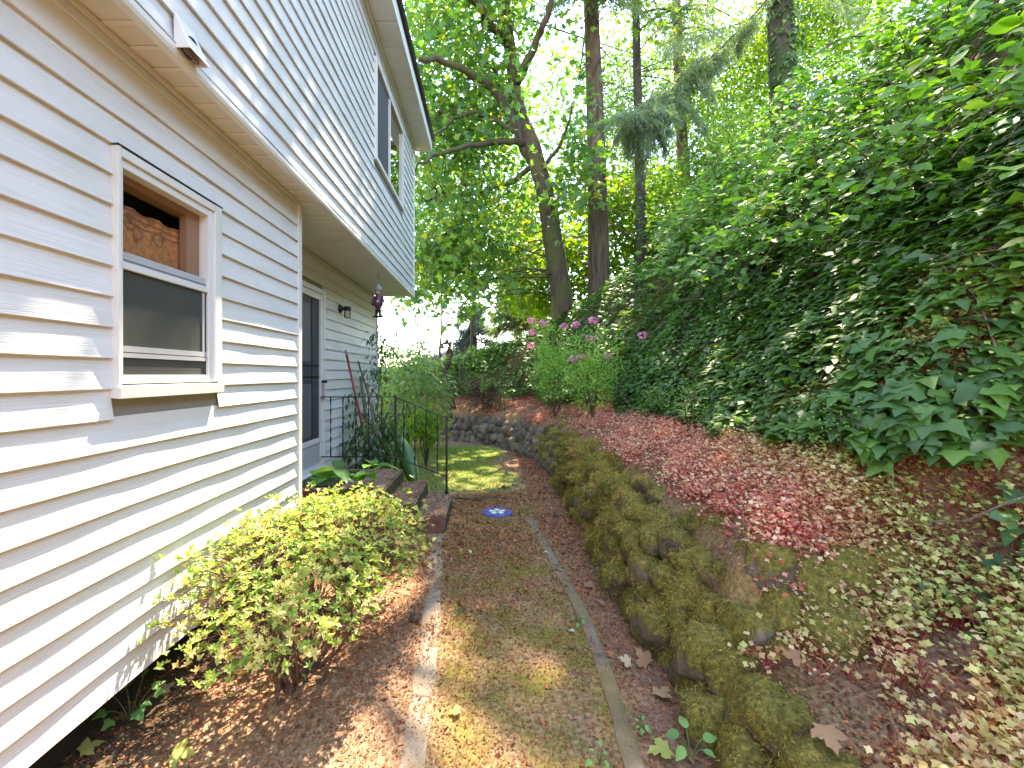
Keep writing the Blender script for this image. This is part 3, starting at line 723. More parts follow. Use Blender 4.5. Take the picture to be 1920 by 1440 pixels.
# ------------------------------------------------------------------ steps, mat, railing
st = empty('entry_steps', (-1.1, 4.8, -1.57)); tag(st, 'mossy red painted concrete entry steps below the storm door', 'steps')
SY0, SY1 = 4.30, 5.27
def rough_block(x0, x1, y0, y1, z0, z1, name):
    bm = bmesh.new(); bmesh.ops.create_cube(bm, size=1)
    for v in bm.verts: v.co = Vector(((x0 + x1) / 2 + v.co.x * (x1 - x0), (y0 + y1) / 2 + v.co.y * (y1 - y0), (z0 + z1) / 2 + v.co.z * (z1 - z0)))
    bmesh.ops.bevel(bm, geom=bm.edges[:], offset=.014, segments=2, affect='EDGES')
    bmesh.ops.subdivide_edges(bm, edges=[e for e in bm.edges if e.calc_length() > .12], cuts=6, use_grid_fill=True)
    for v in bm.verts: v.co += Vector((float(noise3(v.co, .12)), float(noise3(v.co + Vector((3, 1, 2)), .12)), float(noise3(v.co + Vector((7, 5, 2)), .15)))) * .0045
    me = bpy.data.meshes.new(name); bm.to_mesh(me); bm.free(); me.materials.append(M['step']); return link(name, me, st)
def step_mat():
    t = NT('step concrete'); g = t.n('NewGeometry'); nrm = t.n('SeparateXYZ', Vector=g.outputs['Normal'])
    n = t.noise(16, 5, rough=.7)
    paint = t.ramp(n, [(.3, (.12, .045, .035)), (.6, (.21, .08, .06)), (.75, (.28, .17, .12))])
    worn = t.ramp(t.noise(40, 4, rough=.7), [(.3, (.16, .085, .06)), (.55, (.29, .17, .12)), (.72, (.40, .29, .23))])
    mossy = t.ramp(t.noise(50, 4), [(.3, (.03, .03, .01)), (.6, (.09, .08, .025)), (.75, (.15, .12, .05))])
    c = t.mix(t.ramp(t.math('ADD', t.math('MULTIPLY', nrm.outputs[2], .6), t.noise(5, 4)), [(.6, 0.0), (.95, 1.0)]), paint, worn)
    c = t.mix(t.ramp(t.math('ADD', t.math('MULTIPLY', nrm.outputs[0], .55), t.noise(7, 5)), [(.5, 0.0), (.68, 1.0)]), c, mossy)
    return t.done(t.bsdf(c, .9, t.bump(n, .6, .02)))
M['step'] = step_mat()
rough_block(RW + .0, -1.05, SY0, SY1, -1.72, -1.13, 'landing')
rough_block(-1.052, -.755, SY0 + .02, SY1 - .01, -1.72, -1.27, 'step')
rough_block(-.757, -.455, SY0 + .06, SY1 - .02, -1.72, -1.415, 'step')
mt = Geo().box(-1.98, -1.52, 4.40, 5.1, -1.128, -1.112).obj('doormat', M['mat_green'], None, False, .005); tag(mt, 'dark green doormat on the landing below the storm door', 'doormat')

rl = empty('railing', (-1.3, 5.21, -1.13)); tag(rl, 'black wrought iron handrail with twisted balusters beside the entry steps', 'railing')
RY = 5.21
p1, p2, pw = -1.135, -.525, -2.02
for (x, zb_, zt_) in ((p1, -1.13, -.245), (p2, -1.415, -.50)):
    g = Geo(); g.box(x - .0125, x + .0125, RY - .0125, RY + .0125, zb_, zt_); g.obj('post', M['black_iron'], rl, False, .002)
    g = Geo(); g.box(x - .022, x + .022, RY - .022, RY + .022, zb_, zb_ + .045); g.obj('post_foot', M['black_iron'], rl, False, .003)
    g = Geo(); g.box(x - .016, x + .016, RY - .016, RY + .016, zt_ + .0005, zt_ + .012); g.obj('post_cap', M['black_iron'], rl, False, .003)
def bar(name, a, b, w, h):
    a = np.array(a); b = np.array(b); g = Geo(); V = []
    for p in (a, b):
        for sy, sz in ((-1, -1), (1, -1), (1, 1), (-1, 1)): V.append((p[0], p[1] + sy * w / 2, p[2] + sz * h / 2))
    g.add(V, [(0, 1, 2, 3), (7, 6, 5, 4), (0, 4, 5, 1), (1, 5, 6, 2), (2, 6, 7, 3), (3, 7, 4, 0)]); return g.obj(name, M['black_iron'], rl, False, .002)
bar('top_rail', (pw, RY, -.262), (p1 - .013, RY, -.262), .026, .012)
bar('bottom_rail', (pw, RY, -.975), (p1 - .013, RY, -.975), .024, .012)
bar('top_rail', (p1 + .013, RY, -.268), (p2 - .013, RY, -.508), .026, .013)
bar('bottom_rail', (p1 + .013, RY, -.985), (p2 - .013, RY, -1.205), .024, .012)
def baluster(x, za, zb_):
    n = 34; V = []; F = []
    for i in range(n):
        f = i / (n - 1); z = za + (zb_ - za) * f
        tw = 0 if f < .1 or f > .9 else (f - .1) / .8 * math.pi * 5
        for sx, sy in ((-1, -1), (1, -1), (1, 1), (-1, 1)):
            px, py = sx * .0078, sy * .0026
            V.append((x + px * math.cos(tw) - py * math.sin(tw), RY + px * math.sin(tw) + py * math.cos(tw), z))
    for i in range(n - 1):
        for j in range(4): F.append((i * 4 + j, i * 4 + (j + 1) % 4, i * 4 + 4 + (j + 1) % 4, i * 4 + 4 + j))
    g = Geo(); g.add(V, F); g.obj('baluster', M['black_iron'], rl)
for px in (620, 643, 667, 691, 716): baluster((px - VPX) * RY / F_PX, -.969, -.268)
for px in (757, 778, 799, 820):
    x = (px - VPX) * RY / F_PX; f = (x - p1) / (p2 - p1); baluster(x, -.978 - .22 * f, -.276 - .24 * f)

# long handled tools leaning in the corner behind the railing
def tool(label, mat, top, bot, r, tip=None, cat='tool'):
    top = np.array(top); bot = np.array(bot); o = empty('garden_tool', bot); tag(o, label, cat)
    d = (bot - top)
    Geo().tube([top + d * .035, bot], r, 10).obj('handle', mat, o, True)
    Geo().tube([top, top + d * .035], [r * .8, r * 1.08], 10).obj('grip_cap', tip or mat, o, True)
    gz = bot
    g = Geo(); g.tube([gz + np.array([-.12, 0, -.0]), gz + np.array([.12, .02, 0])], .02, 8); g.tube([gz, gz + np.array([0, 0, -.05])], .014, 6)
    for k in range(9): g.tube([gz + np.array([-.11 + k * .0275, .0, 0]), gz + np.array([-.115 + k * .0285, -.03, -.075])], .004, 5)
    g.obj('rake_head', M['black_iron'], o)
tool('leaning tool with a bright red handle and grey cap, by the siding', M['red_handle'], at(648, 656, 5.75), at(702, 845, 6.0) + [0, 0, -.45], .0165, M['grey_tip'])
tool('leaning tool with a slim dark green handle, nearest the house corner', M['green_handle'], at(671, 677, 6.35), at(735, 800, 6.2) + [0, 0, -.62], .0125)
tool('short leaning tool with an olive cover, between the red and green handles', M['olive_handle'], at(676, 705, 6.1), at(700, 800, 6.1) + [0, 0, -.72], .022)
tool('short leaning tool with a weathered wooden handle, behind the red handle', M['wood_handle'], at(688, 718, 6.15), at(716, 812, 6.25) + [0, 0, -.60], .014)

# broad green plastic scoop leaning behind the railing
gs = empty('leaf_scoop', at(775, 905, 5.75)); tag(gs, 'broad curved green blade-shaped scoop leaning behind the railing', 'scoop')
V = []; n = 12; m = 7; P = smooth_path([at(742, 815, 6.0), at(756, 845, 5.9), at(768, 880, 5.8), at(778, 915, 5.75)], 4)
for i, p in enumerate(P):
    f = i / (len(P) - 1); w = .10 * math.sin(math.pi * min(1, f * .82 + .10)) ** .8
    for j in range(m):
        a = (j / (m - 1) - .5) * 2; V.append(p + np.array([a * w, .10 * a * a * w * 4, .25 * a * w]))
F = [(i * m + j, i * m + j + 1, (i + 1) * m + j + 1, (i + 1) * m + j) for i in range(len(P) - 1) for j in range(m - 1)]
me = mesh_np('blade', V, F, M['green_plastic'], True); o = link('blade', me, gs); md = o.modifiers.new('solid', 'SOLIDIFY'); md.thickness = .006
Geo().tube([V[i * m + m - 1] for i in range(len(P))], .007, 6).obj('rim', simple('pale rim', (.30, .40, .22), .5), gs, True)

# blue mosaic stepping stone
ss_o = empty('stepping_stone', (.075, 5.0, -1.565)); tag(ss_o, 'round blue mosaic stepping stone with an ivory flower set in the path', 'stepping stone')
zz = float(height(.075, 5.0)) + .002
g = Geo(); g.lathe((.075, 5.0, zz - .03), [(.172, 0), (.172, .034), (.165, .040)], 36); g.obj('disc', M['blue'], ss_o)
for k in range(5):
    a = math.pi * 2 * k / 5 + .35
    c, s_ = math.cos(a), math.sin(a); P = []
    for (r_, w) in ((.018, 0), (.04, .022), (.075, .030), (.10, .018), (.085, 0), (.10, -.018), (.075, -.030), (.04, -.022)):
        P.append((.075 + c * r_ - s_ * w, 5.0 + s_ * r_ + c * w))
    g = Geo(); g.prism(P, 2, zz + .0105, zz + .014); g.obj('petal', M['ivory'], ss_o)
for k in range(16):
    a = k * math.pi / 8; g = Geo(); g.lathe((.075 + .14 * math.cos(a), 5 + .14 * math.sin(a), zz + .0105), [(.015, 0), (.014, .003)], 6); g.obj('mosaic_chip', simple('chip%d' % (k % 3), [(.10, .10, .38), (.16, .16, .42), (.07, .08, .26)][k % 3], .4) if k < 3 else bpy.data.materials['chip%d' % (k % 3)], ss_o)

# ------------------------------------------------------------------ retaining wall of mossy stones
C2 = np.array([(2.5, 2.06), (1.95, 2.04), (1.5, 2.05), (1.2, 2.12), (1.03, 2.38), (.97, 3.0), (1.02, 4.33), (1.02, 6.2), (.96, 7.6), (.72, 8.6), (.47, 9.2), (-.22, 10.0), (-.9, 10.52), (-2, 10.97), (-4, 11.42), (-5.5, 11.5)], float)
P2 = smooth_path(np.c_[C2, 0 * C2[:, 0]], 12)[:, :2]; _L2 = np.concatenate([[0], np.cumsum(np.linalg.norm(np.diff(P2, axis=0), axis=1))])
def on_wall(l):
    p = np.array([np.interp(l, _L2, P2[:, 0]), np.interp(l, _L2, P2[:, 1])]); q = np.array([np.interp(l + .05, _L2, P2[:, 0]), np.interp(l + .05, _L2, P2[:, 1])])
    d = unit(q - p); return p, d, np.array([d[1], -d[0]])
def stone_mesh(i):
    bm = bmesh.new(); bmesh.ops.create_icosphere(bm, subdivisions=3, radius=.5)
    V = np.array([v.co[:] for v in bm.verts]); off = np.array([i * 7.3, i * 3.1, i * 5.7])
    V = np.sign(V) * np.abs(V) ** .82 * .88                        # boxier than a ball
    V *= (1 + .20 * noise3(V + off, .55) + .085 * noise3(V + off * 2, .2))[:, None]
    for k in range(3):                                             # flat broken faces
        d = rand_dirs(1)[0]; h = V @ d; lim = np.quantile(h, .86); V = V - np.outer(np.maximum(0, h - lim) * .8, d)
    for v, c in zip(bm.verts, V): v.co = c
    me = bpy.data.meshes.new('stone'); bm.to_mesh(me); bm.free()
    me.polygons.foreach_set('use_smooth', [True] * len(me.polygons)); me.materials.append(M['stone']); me.update(); return me
STONES = [stone_mesh(i) for i in range(12)]
_nv = []
for me in STONES:
    a = np.zeros(len(me.vertices) * 3); me.vertices.foreach_get('co', a); b = np.zeros(len(me.vertices) * 3); me.vertices.foreach_get('normal', b); _nv.append((a.reshape(-1, 3), b.reshape(-1, 3)))
rw = empty('retaining_wall', (1.0, 4.3, -1.57)); tag(rw, 'low dry-stacked retaining wall of mossy boulders along the path', 'retaining wall')
MOSSP = []; MOSSN = []
def put_stone(c, size, rz, tilt=(0, 0), i=None):
    i = random.randrange(12) if i is None else i
    o = bpy.data.objects.new('stone', STONES[i]); COL.objects.link(o); o.parent = rw
    o.location = Vector(c) - rw.location; o.scale = size; o.rotation_euler = (tilt[0], tilt[1], rz)
    Rm = np.array(Matrix.Rotation(rz, 3, 'Z') @ Matrix.Rotation(tilt[1], 3, 'Y') @ Matrix.Rotation(tilt[0], 3, 'X'))
    V, N = _nv[i]; W = (V * np.array(size)) @ Rm.T + np.array(c); NN = unit((N / np.array(size)) @ Rm.T)
    MOSSP.append(W); MOSSN.append(NN)
Ltot = _L2[-1]
for course in range(5):
    l = random.uniform(0, .1)
    while l < Ltot - .1:
        ln = random.uniform(.17, .34) * (1.0 if l < 6 else .85) * (1.05 if course == 0 else .92)
        hgt = random.uniform(.17, .25); dep = random.uniform(.22, .32)
        if course == 4 and (l > 8.5 or random.random() < .25): l += ln; continue
        p, d, nrm = on_wall(l + ln / 2)
        ret = p[0] > 1.25 and p[1] < 2.2                     # the short return at the near end is lower
        if ret and course in (0, 4): l += ln; continue
        off = ((.02, .06, .11, .22, .42)[course] + random.uniform(-.035, .035)) if not ret else -.12 + course * .1
        q = p + nrm * off
        z = (-1.53, -1.39, -1.25, -1.11, -1.0)[course] + random.uniform(-.03, .03)
        if ret: z = -1.47 + course * .155
        if course == 4: z += .06 * 0; hgt *= .75
        put_stone((q[0], q[1], z), (ln * 1.22, dep * 1.05, hgt * 1.25), math.atan2(d[1], d[0]) + random.uniform(-.25, .25), (random.uniform(-.3, .3), random.uniform(-.25, .25)))
        l += ln * .93
yy = .9
while yy < 2.25:                                             # low single course towards the camera
    ln = random.uniform(.2, .34); put_stone((1.03 + random.uniform(-.03, .03), yy + ln / 2, -1.54), (.28, ln * 1.2, .28), random.uniform(-.2, .2), (0, random.uniform(-.2, .2)))
    put_stone((1.13 + random.uniform(-.03, .04), yy + ln / 2 + .05, -1.39 + random.uniform(-.03, .03)), (.28, ln * 1.15, .24), random.uniform(-.3, .3), (0, random.uniform(-.2, .2)))
    yy += ln * .95
# big single boulders at the near end and caps along the top
for (px, py, Y, sx, sy, sz) in ((1425, 1335, 1.86, .32, .34, .36), (1570, 1200, 2.02, .36, .30, .36), (1735, 1190, 2.03, .42, .3, .26), (1330, 1230, 2.15, .30, .34, .34), (1480, 1130, 2.2, .38, .3, .24),
                                (1265, 1010, 2.95, .34, .36, .24), (1200, 960, 3.5, .34, .3, .24), (1380, 1090, 2.55, .3, .3, .2), (1130, 880, 4.9, .36, .32, .26), (1100, 845, 5.7, .34, .34, .24), (1240, 1180, 2.5, .22, .3, .24)):
    put_stone(at(px, py, Y), (sx, sy, sz), random.uniform(0, 3), (random.uniform(-.2, .2), random.uniform(-.2, .2)))
# moss strands hanging over the stones
MP = np.concatenate(MOSSP); MN = np.concatenate(MOSSN)
keep = (MN[:, 2] > -.35) & (MP[:, 1] < 9.5) & (noise3(MP, .5) * .7 + .9 * MN[:, 2] - np.clip((MP[:, 1] - 6.2) * .4, 0, 1.2) > .2)
MP, MN = MP[keep], MN[keep]
idx = rng.integers(0, len(MP), 170000); P = MP[idx] + rng.normal(0, .013, (len(idx), 3)); N = MN[idx]
near = np.clip(P[:, 1] / 3.0, .7, 1.6)
D = unit(N * .55 + rng.normal(0, .5, N.shape) + np.array([0, 0, -.55]))
scatter('moss', L_BLADE, P + N * .002, rand_dirs(len(P)), D, rng.uniform(.014, .040, len(P)) * near, M['moss_tuft'], rw, wid=rng.uniform(.003, .006, len(P)) * near,
        rnd=np.clip(.5 + .35 * noise3(P, .25) + rng.normal(0, .2, len(P)), 0, 1))['kind'] = 'stuff'

# ------------------------------------------------------------------ ground litter, grass, herbs
def field(n, x0, x1, y0, y1, fn=None):
    X = rng.uniform(x0, x1, n); Y = y0 + (y1 - y0) * rng.random(n) ** 1.5      # denser near the camera
    if fn is not None:
        m = rng.random(n) < fn(X, Y); X, Y = X[m], Y[m]
    return X, Y
def litter_fn(X, Y):
    u, s = wall_coord(X, Y); p = .30 + .45 * ss(noise3(np.stack([X, Y, 0 * X], 1), .5) * .5 + .5)
    el, er = edge_x(E_LEFT, Y), edge_x(E_RIGHT, Y)
    onedge = (np.abs(X - el) < .07) * (Y < 4.4) + 0
    p = p * (1 - .3 * onedge) * np.where((Y > 5.8) & (X < .5), .35, 1) * (u < .05) * (X > -1.75)
    p = np.where((X > er + .05) & (u < .05), p * 1.35, p); p = np.where((X < el), p * 1.2, p)
    inst = (X < -.45) & (X > -2.05) & (Y > 4.3) & (Y < 5.27)
    return np.where(inst, 0, p)
X, Y = field(150000, -1.75, 1.1, 1.35, 9.0, litter_fn); n = len(X); Z = height(X, Y)
N = unit(np.stack([rng.normal(0, .5, n), rng.normal(0, .5, n), np.ones(n)], 1))
sz = rng.uniform(.005, .016, n) * np.clip(Y / 2.6, .8, 1.7); sz = np.where(rng.random(n) < .025, sz * 2.4, sz)
tag(scatter('needle_litter', L_FLAKE, np.stack([X, Y, Z + .004], 1), N, rand_dirs(n), sz, M['litter'], wid=sz * rng.uniform(.25, .7, n), rnd=np.clip(rng.random(n) * .8 + .2 * (X > .6) * 0 + .1, 0, 1)),
    'reddish brown needle and bark litter strewn over the path', 'litter', kind='stuff')
# litter on bed and steps
X, Y = field(26000, .9, 2.9, 1.4, 8.5, lambda X, Y: (lambda us: ((us[0] > .15) & (us[0] < 1.9)) * .8)(wall_coord(X, Y))); n = len(X)
xs_ = rng.uniform(-1.95, -.47, 2200); ys_ = rng.uniform(SY0 + .05, SY1 - .03, 2200); zs_ = np.where(xs_ > -.76, -1.408, np.where(xs_ > -1.05, -1.262, -1.122))
kk = (xs_ > -1.05) | (rng.random(2200) < .25); xs_, ys_, zs_ = xs_[kk], ys_[kk], zs_[kk]
P = np.concatenate([np.stack([X, Y, height(X, Y) + .006], 1), np.stack([xs_, ys_, zs_], 1)]); n = len(P)
N = unit(np.stack([rng.normal(0, .5, n), rng.normal(0, .5, n), np.ones(n)], 1)); sz = rng.uniform(.01, .024, n)
tag(scatter('bed_litter', L_FLAKE, P, N, rand_dirs(n), sz, M['litter'], wid=sz * rng.uniform(.2, .6, n), rnd=rng.random(n) * .9), 'brown leaf litter lying on the raised bed and steps', 'litter', kind='stuff')

def grass_fn(X, Y):
    u, s = wall_coord(X, Y); j = noise3(np.stack([X, Y, 0 * X], 1), .8) * .12
    m = ss((Y + j - 5.6) / .7) * ss((9.8 + j - Y) / .5) * ss((.42 - .06 * np.abs(Y - 7) + j * 1.5 - X) / .4) * (u < -.25)
    return m * (.35 + .65 * ss((Y - 5.8) / 1.4))
X = rng.uniform(-2.2, .6, 60000); Y = rng.uniform(5.4, 10, 60000); m = rng.random(60000) < grass_fn(X, Y); X, Y = X[m], Y[m]; n = len(X)
D = unit(np.stack([rng.normal(0, .45, n), rng.normal(0, .45, n), np.ones(n)], 1))
tag(scatter('grass', L_BLADE, np.stack([X, Y, height(X, Y) - .004], 1), rand_dirs(n), D, rng.uniform(.02, .05, n), M['grass'], wid=rng.uniform(.004, .009, n)), 'patch of short bright green lawn grass beyond the steps', 'grass', kind='stuff')
# low moss pile on the path
def mossy(X, Y):
    el, er = edge_x(E_LEFT, Y), edge_x(E_RIGHT, Y)
    return (X > el + .05) * (X < er + .12) * ss(noise3(np.stack([X, Y, 0 * X], 1), .45) * .7 + .45) * .9
X, Y = field(70000, -.5, .8, 1.4, 6.0, mossy); n = len(X)
D = unit(np.stack([rng.normal(0, .7, n), rng.normal(0, .7, n), np.ones(n)], 1))
tag(scatter('path_moss', L_BLADE, np.stack([X, Y, height(X, Y) - .002], 1), rand_dirs(n), D, rng.uniform(.006, .016, n), M['moss_tuft'], wid=rng.uniform(.003, .006, n) * np.clip(Y / 2.2, 1, 2), rnd=np.clip(rng.normal(.6, .25, n), 0, 1)),
    'thin olive moss growing on the path', 'moss', kind='stuff')

# herb robert: red stems and small lobed leaves on the bed
def herb_fn(X, Y):
    u, s = wall_coord(X, Y); c = noise3(np.stack([X, Y, 0 * X], 1), .55)
    p = ss((u - np.where(s > 8, .0, .3)) / .3) * ss((2.2 - u) / .4) * (.35 + .65 * ss(c * .7 + .5))
    p = np.where((u < .7) & (c < .1), p * .3, p)
    p = np.where(Y < 2.05, ss((u - .1) / .3) * ss((2.2 - u) / .4) * .85 * ss(c * .9 + .75), p)
    return p
cnt = 22000; X = rng.uniform(-3.5, 3.1, cnt * 9); Y = 1.2 + 10.8 * rng.random(cnt * 9) ** 1.5; m = rng.random(len(X)) < herb_fn(X, Y); X, Y = X[m], Y[m]
keepn = rng.random(len(X)) < np.clip(1.25 - .07 * Y, .35, 1); X, Y = X[keepn][:cnt], Y[keepn][:cnt]; n = len(X)
B0 = np.stack([X, Y, height(X, Y)], 1); Xn = rng.uniform(1.2, 3.4, 40000); Yn = rng.uniform(1.3, 4.0, 40000); un = wall_coord(Xn, Yn)[0]; cn = noise3(np.stack([Xn, Yn, 0 * Xn], 1), .4)
mn = (un > .5) & (un < 2.1) & (Xn < 1.3 * Yn + .3) & (rng.random(40000) < .3 * ss(cn * .8 + .6) * (.35 + .65 * ss((Xn - 1.5) / .5))); Xn, Yn = Xn[mn], Yn[mn]
X = np.concatenate([X, Xn]); Y = np.concatenate([Y, Yn]); n = len(X); B0 = np.stack([X, Y, height(X, Y)], 1)
u, s = wall_coord(X, Y)
zone_p = np.clip(ss((X - 1.55) / .8) * ss((4.6 - Y) / 2.2) + .5 * (Y < 2.1) + rng.normal(0, .18, n), 0, 1)
hp = rng.uniform(.03, .11, n) * (1 + .7 * zone_p)
k = 5; I = np.repeat(np.arange(n), k)
lean = unit(np.stack([rng.normal(0, .55, n * k), rng.normal(0, .55, n * k), np.ones(n * k)], 1)); hh = hp[I] * rng.uniform(.5, 1.2, n * k)
tips = B0[I] + lean * hh[:, None]
hb = empty('herb_robert', (1.8, 3, -.9)); tag(hb, 'carpet of red stemmed herbs with small cream and yellow green leaves on the bed', 'ground cover', kind='stuff')
scatter('stems', L_STRIP, B0[I], rand_dirs(n * k), lean, hh, M['herb_stem'], hb, wid=np.full(n * k, .0045))
N = unit(np.stack([rng.normal(0, .5, n * k), rng.normal(0, .5, n * k) - .25, np.ones(n * k)], 1))
scatter('leaves', L_HERB, tips, N, rand_dirs(n * k), rng.uniform(.012, .031, n * k) * (1 + .15 * zone_p[I]), M['herb'], hb, rnd=np.clip(rng.random(n * k) * .75 + rng.normal(.1, .15, n)[I], 0, 1), zone=zone_p[I])

# ------------------------------------------------------------------ ivy on the bank
def gen_ivy(n, y0, y1):
    X = rng.uniform(-4.5, 6, n * 6); Y = rng.uniform(y0, y1, n * 6); u, s = wall_coord(X, Y)
    edge = 1.15 + .5 * ss((3.6 - Y) / 1.6) + .2 * noise3(np.stack([X, Y, 0 * X], 1), .9) - .12 * (s > 8)
    top = np.where(s > 6.0, 6.5, 3.6 + .5 * noise3(np.stack([X, Y, X], 1), 1.2))
    m = (u > edge) & (u < top) & (X < 1.35 * Y + 1.0); X, Y = X[m][:n], Y[m][:n]; return X, Y
def ivy_frames(X, Y, spread=.14):
    n = len(X); sn = slope_normal(X, Y); P = np.stack([X, Y, height(X, Y)], 1)
    lump = .07 * (noise3(P, .45) + .5)
    P = P + sn * (rng.random(n) ** .6 * spread + lump)[:, None]
    N = unit(sn * .55 + np.array([0, -.05, .75]) + rng.normal(0, .33, (n, 3)))
    down = unit(np.cross(np.cross(sn, np.array([0, 0, 1.0])), sn)) * -1
    D = down + rng.normal(0, .6, (n, 3)); return P, N, D
ivy = empty('ivy', (2.4, 3, -.8)); tag(ivy, 'dense dark green ivy covering the bank above the stone wall', 'ivy')
X, Y = gen_ivy(46000, .8, 8.5); P, N, D = ivy_frames(X, Y); n = len(P); S = (.04 + .085 * rng.random(n) ** 1.4) * np.clip(1.08 - .02 * Y, .8, 1.2)
# the 300 leaves that show largest become parts
u, s = wall_coord(X, Y); px = P[:, 0] / P[:, 1] * F_PX + VPX; py = VPY - P[:, 2] / P[:, 1] * F_PX
vis = (px > 1250) & (px < 1915) & (py > 300) & (py < 1000) & (N[:, 2] > .4); score = np.where(vis, S / P[:, 1] * (1 + .5 * (py > 550)) * rng.uniform(.5, 1, n), 0); order = np.argsort(-score)[:300]
rest = np.ones(n, bool); rest[order] = False
Xf, Yf = gen_ivy(32000, 8.5, 15); Pf, Nf, Df = ivy_frames(Xf, Yf, .2)
Xu = rng.uniform(3.5, 10.5, 16000); Yu = rng.uniform(2.5, 11, 16000); uu_ = wall_coord(Xu, Yu)[0]; mm = (uu_ > 3.2) & (uu_ < 9); Xu, Yu = Xu[mm], Yu[mm]; Pu, Nu, Du = ivy_frames(Xu, Yu, .25)
Pf, Nf, Df = np.concatenate([Pf, Pu]), np.concatenate([Nf, Nu]), np.concatenate([Df, Du])
PP = np.concatenate([P[rest], Pf]); SSz = np.concatenate([S[rest], rng.uniform(.07, .12, len(Pf))])
rv = np.clip(.42 + .22 * noise3(PP, .8) + .16 * noise3(PP, 2.5) + rng.normal(0, .2, len(PP)), 0, 1)
scatter('foliage', L_IVY, PP, np.concatenate([N[rest], Nf]), np.concatenate([D[rest], Df]), SSz, M['ivy'], ivy, rnd=rv)['kind'] = 'stuff'
def leaf_mesh(tpl, name, mat, bend=0.0):
    V = tpl[0].copy(); V[:, 2] -= bend * V[:, 1] ** 2; return mesh_np(name, V, tpl[1], mat)
IVYM = [leaf_mesh(L_IVY, 'leaf', M['ivy_near'], b) for b in (0, .15, .3)]
def put_leaf(me, p, nrm, d, size, parent, name='leaf', off=None):
    nrm = unit(nrm); d = unit(d - nrm * np.dot(d, nrm)); x = np.cross(d, nrm)
    o = bpy.data.objects.new(name, me); COL.objects.link(o)
    m = Matrix([[x[0], d[0], nrm[0], 0], [x[1], d[1], nrm[1], 0], [x[2], d[2], nrm[2], 0], [0, 0, 0, 1]])
    if parent is not None: o.parent = parent; q = Vector(p) - parent.location
    else: q = Vector(p)
    o.matrix_basis = Matrix.Translation(q) @ m @ Matrix.Diagonal((size, size, size, 1)); return o
for i in order: put_leaf(IVYM[i % 3], P[i] + N[i] * .02, N[i], D[i], S[i] * 1.12, ivy)
# bare stems under the ivy
paths = []; rad = []
for k in range(240):
    x0, y0_ = rng.uniform(2.0, 5.0), rng.uniform(1.8, 8)
    ang = rng.uniform(0, 6.28); L = rng.uniform(.4, 1.1); Q = []
    for f in np.linspace(0, 1, 7):
        x, y_ = x0 + math.cos(ang) * L * f * .6, y0_ + math.sin(ang) * L * f; Q.append((x, y_, float(height(x, y_)) + .17 + .07 * math.sin(f * 5 + k)))
    if wall_coord(np.array([x0]), np.array([y0_]))[0][0] > 1.2: paths.append(Q); rad.append(np.linspace(.006, .003, 7))
V, F = merge_tubes(paths, rad, 5); o = link('stems', mesh_np('stems', V, F, M['twig_pale'], True, rng.random(len(V))), ivy); o['kind'] = 'stuff'

# large ivy sprawling at the right edge of the bed
big = empty('ivy_plant', (2.1, 1.75, -1.0)); tag(big, 'large leaved pale green ivy sprawling over the bed at the right edge', 'ivy')
BIGM = [leaf_mesh(L_IVY, 'leaf', M['ivy_big'], b) for b in (0, .12, .25)]
for (px, py, sz, Y) in ((1845, 1050, .125, 1.95), (1890, 1068, .15, 1.9), (1848, 1110, .11, 1.9), (1800, 1120, .11, 1.95), (1875, 1130, .12, 1.85), (1858, 1158, .12, 1.83), (1910, 1165, .14, 1.8), (1845, 1190, .11, 1.8), (1862, 1210, .12, 1.78), (1890, 1180, .12, 1.82),
                        (1815, 1215, .08, 1.8), (1738, 1090, .075, 2.05), (1905, 1110, .13, 1.85), (1915, 1030, .13, 1.95), (1880, 1020, .11, 2.0), (1908, 990, .13, 2.0), (1880, 960, .11, 2.05), (1910, 920, .13, 2.05), (1885, 1235, .10, 1.75), (1915, 1215, .11, 1.75)):
    p = at(px, py, Y); nrm = unit(np.array([-.15, -.35, .8]) + rng.normal(0, .2, 3)); put_leaf(BIGM[rng.integers(3)], p, nrm, np.array([-.5, -.6, -.2]) + rng.normal(0, .5, 3), sz, big)
g = Geo(); c0 = at(1905, 1230, 1.75)
for q in ((1845, 1050, 1.95), (1900, 1000, 1.97), (1800, 1120, 1.95), (1870, 1160, 1.83), (1738, 1092, 2.05), (1860, 1210, 1.78)):
    e = at(*q); P_ = smooth_path([c0 + [0.05, .05, -.06], (c0 + e) / 2 + [0, .02, -.03], e], 5); g.tube(P_, np.linspace(.006, .0025, len(P_)), 6)
g.obj('stems', M['twig'], big, True)

# ------------------------------------------------------------------ plants and trees
LIT = [(-1.05, 2.25, 1.0, 1.6, 1.0), (-.2, 7.6, .8, 1.6, .75), (-.55, 1.3, .6, .7, .9)]
def sun_gap(P):
    """True for leaves that may stay: keeps the gap in the canopy through which the sun reaches the house side"""
    P = np.asarray(P, float); keep = np.ones(len(P), bool)
    t = (P[:, 2] + 1.4) / SUN_DIR[2]; G = P - t[:, None] * SUN_DIR
    for (x, y, rx, ry, pr) in LIT:
        d = ((G[:, 0] - x) / rx) ** 2 + ((G[:, 1] - y) / ry) ** 2
        keep &= ~((d < 1) & (rng.random(len(P)) < pr))
    t = (P[:, 0] - LW) / SUN_DIR[0]; W = P - t[:, None] * SUN_DIR
    inw = (W[:, 1] > .2) & (W[:, 1] < 3.5) & (W[:, 2] > -1.4) & (W[:, 2] < .3)
    return keep & ~(inw & (rng.random(len(P)) < .985))
def gap_paths(paths, rad):
    ok = [i for i, q in enumerate(paths) if sun_gap(np.asarray(q)).mean() > .75]
    return [paths[i] for i in ok], [rad[i] for i in ok]

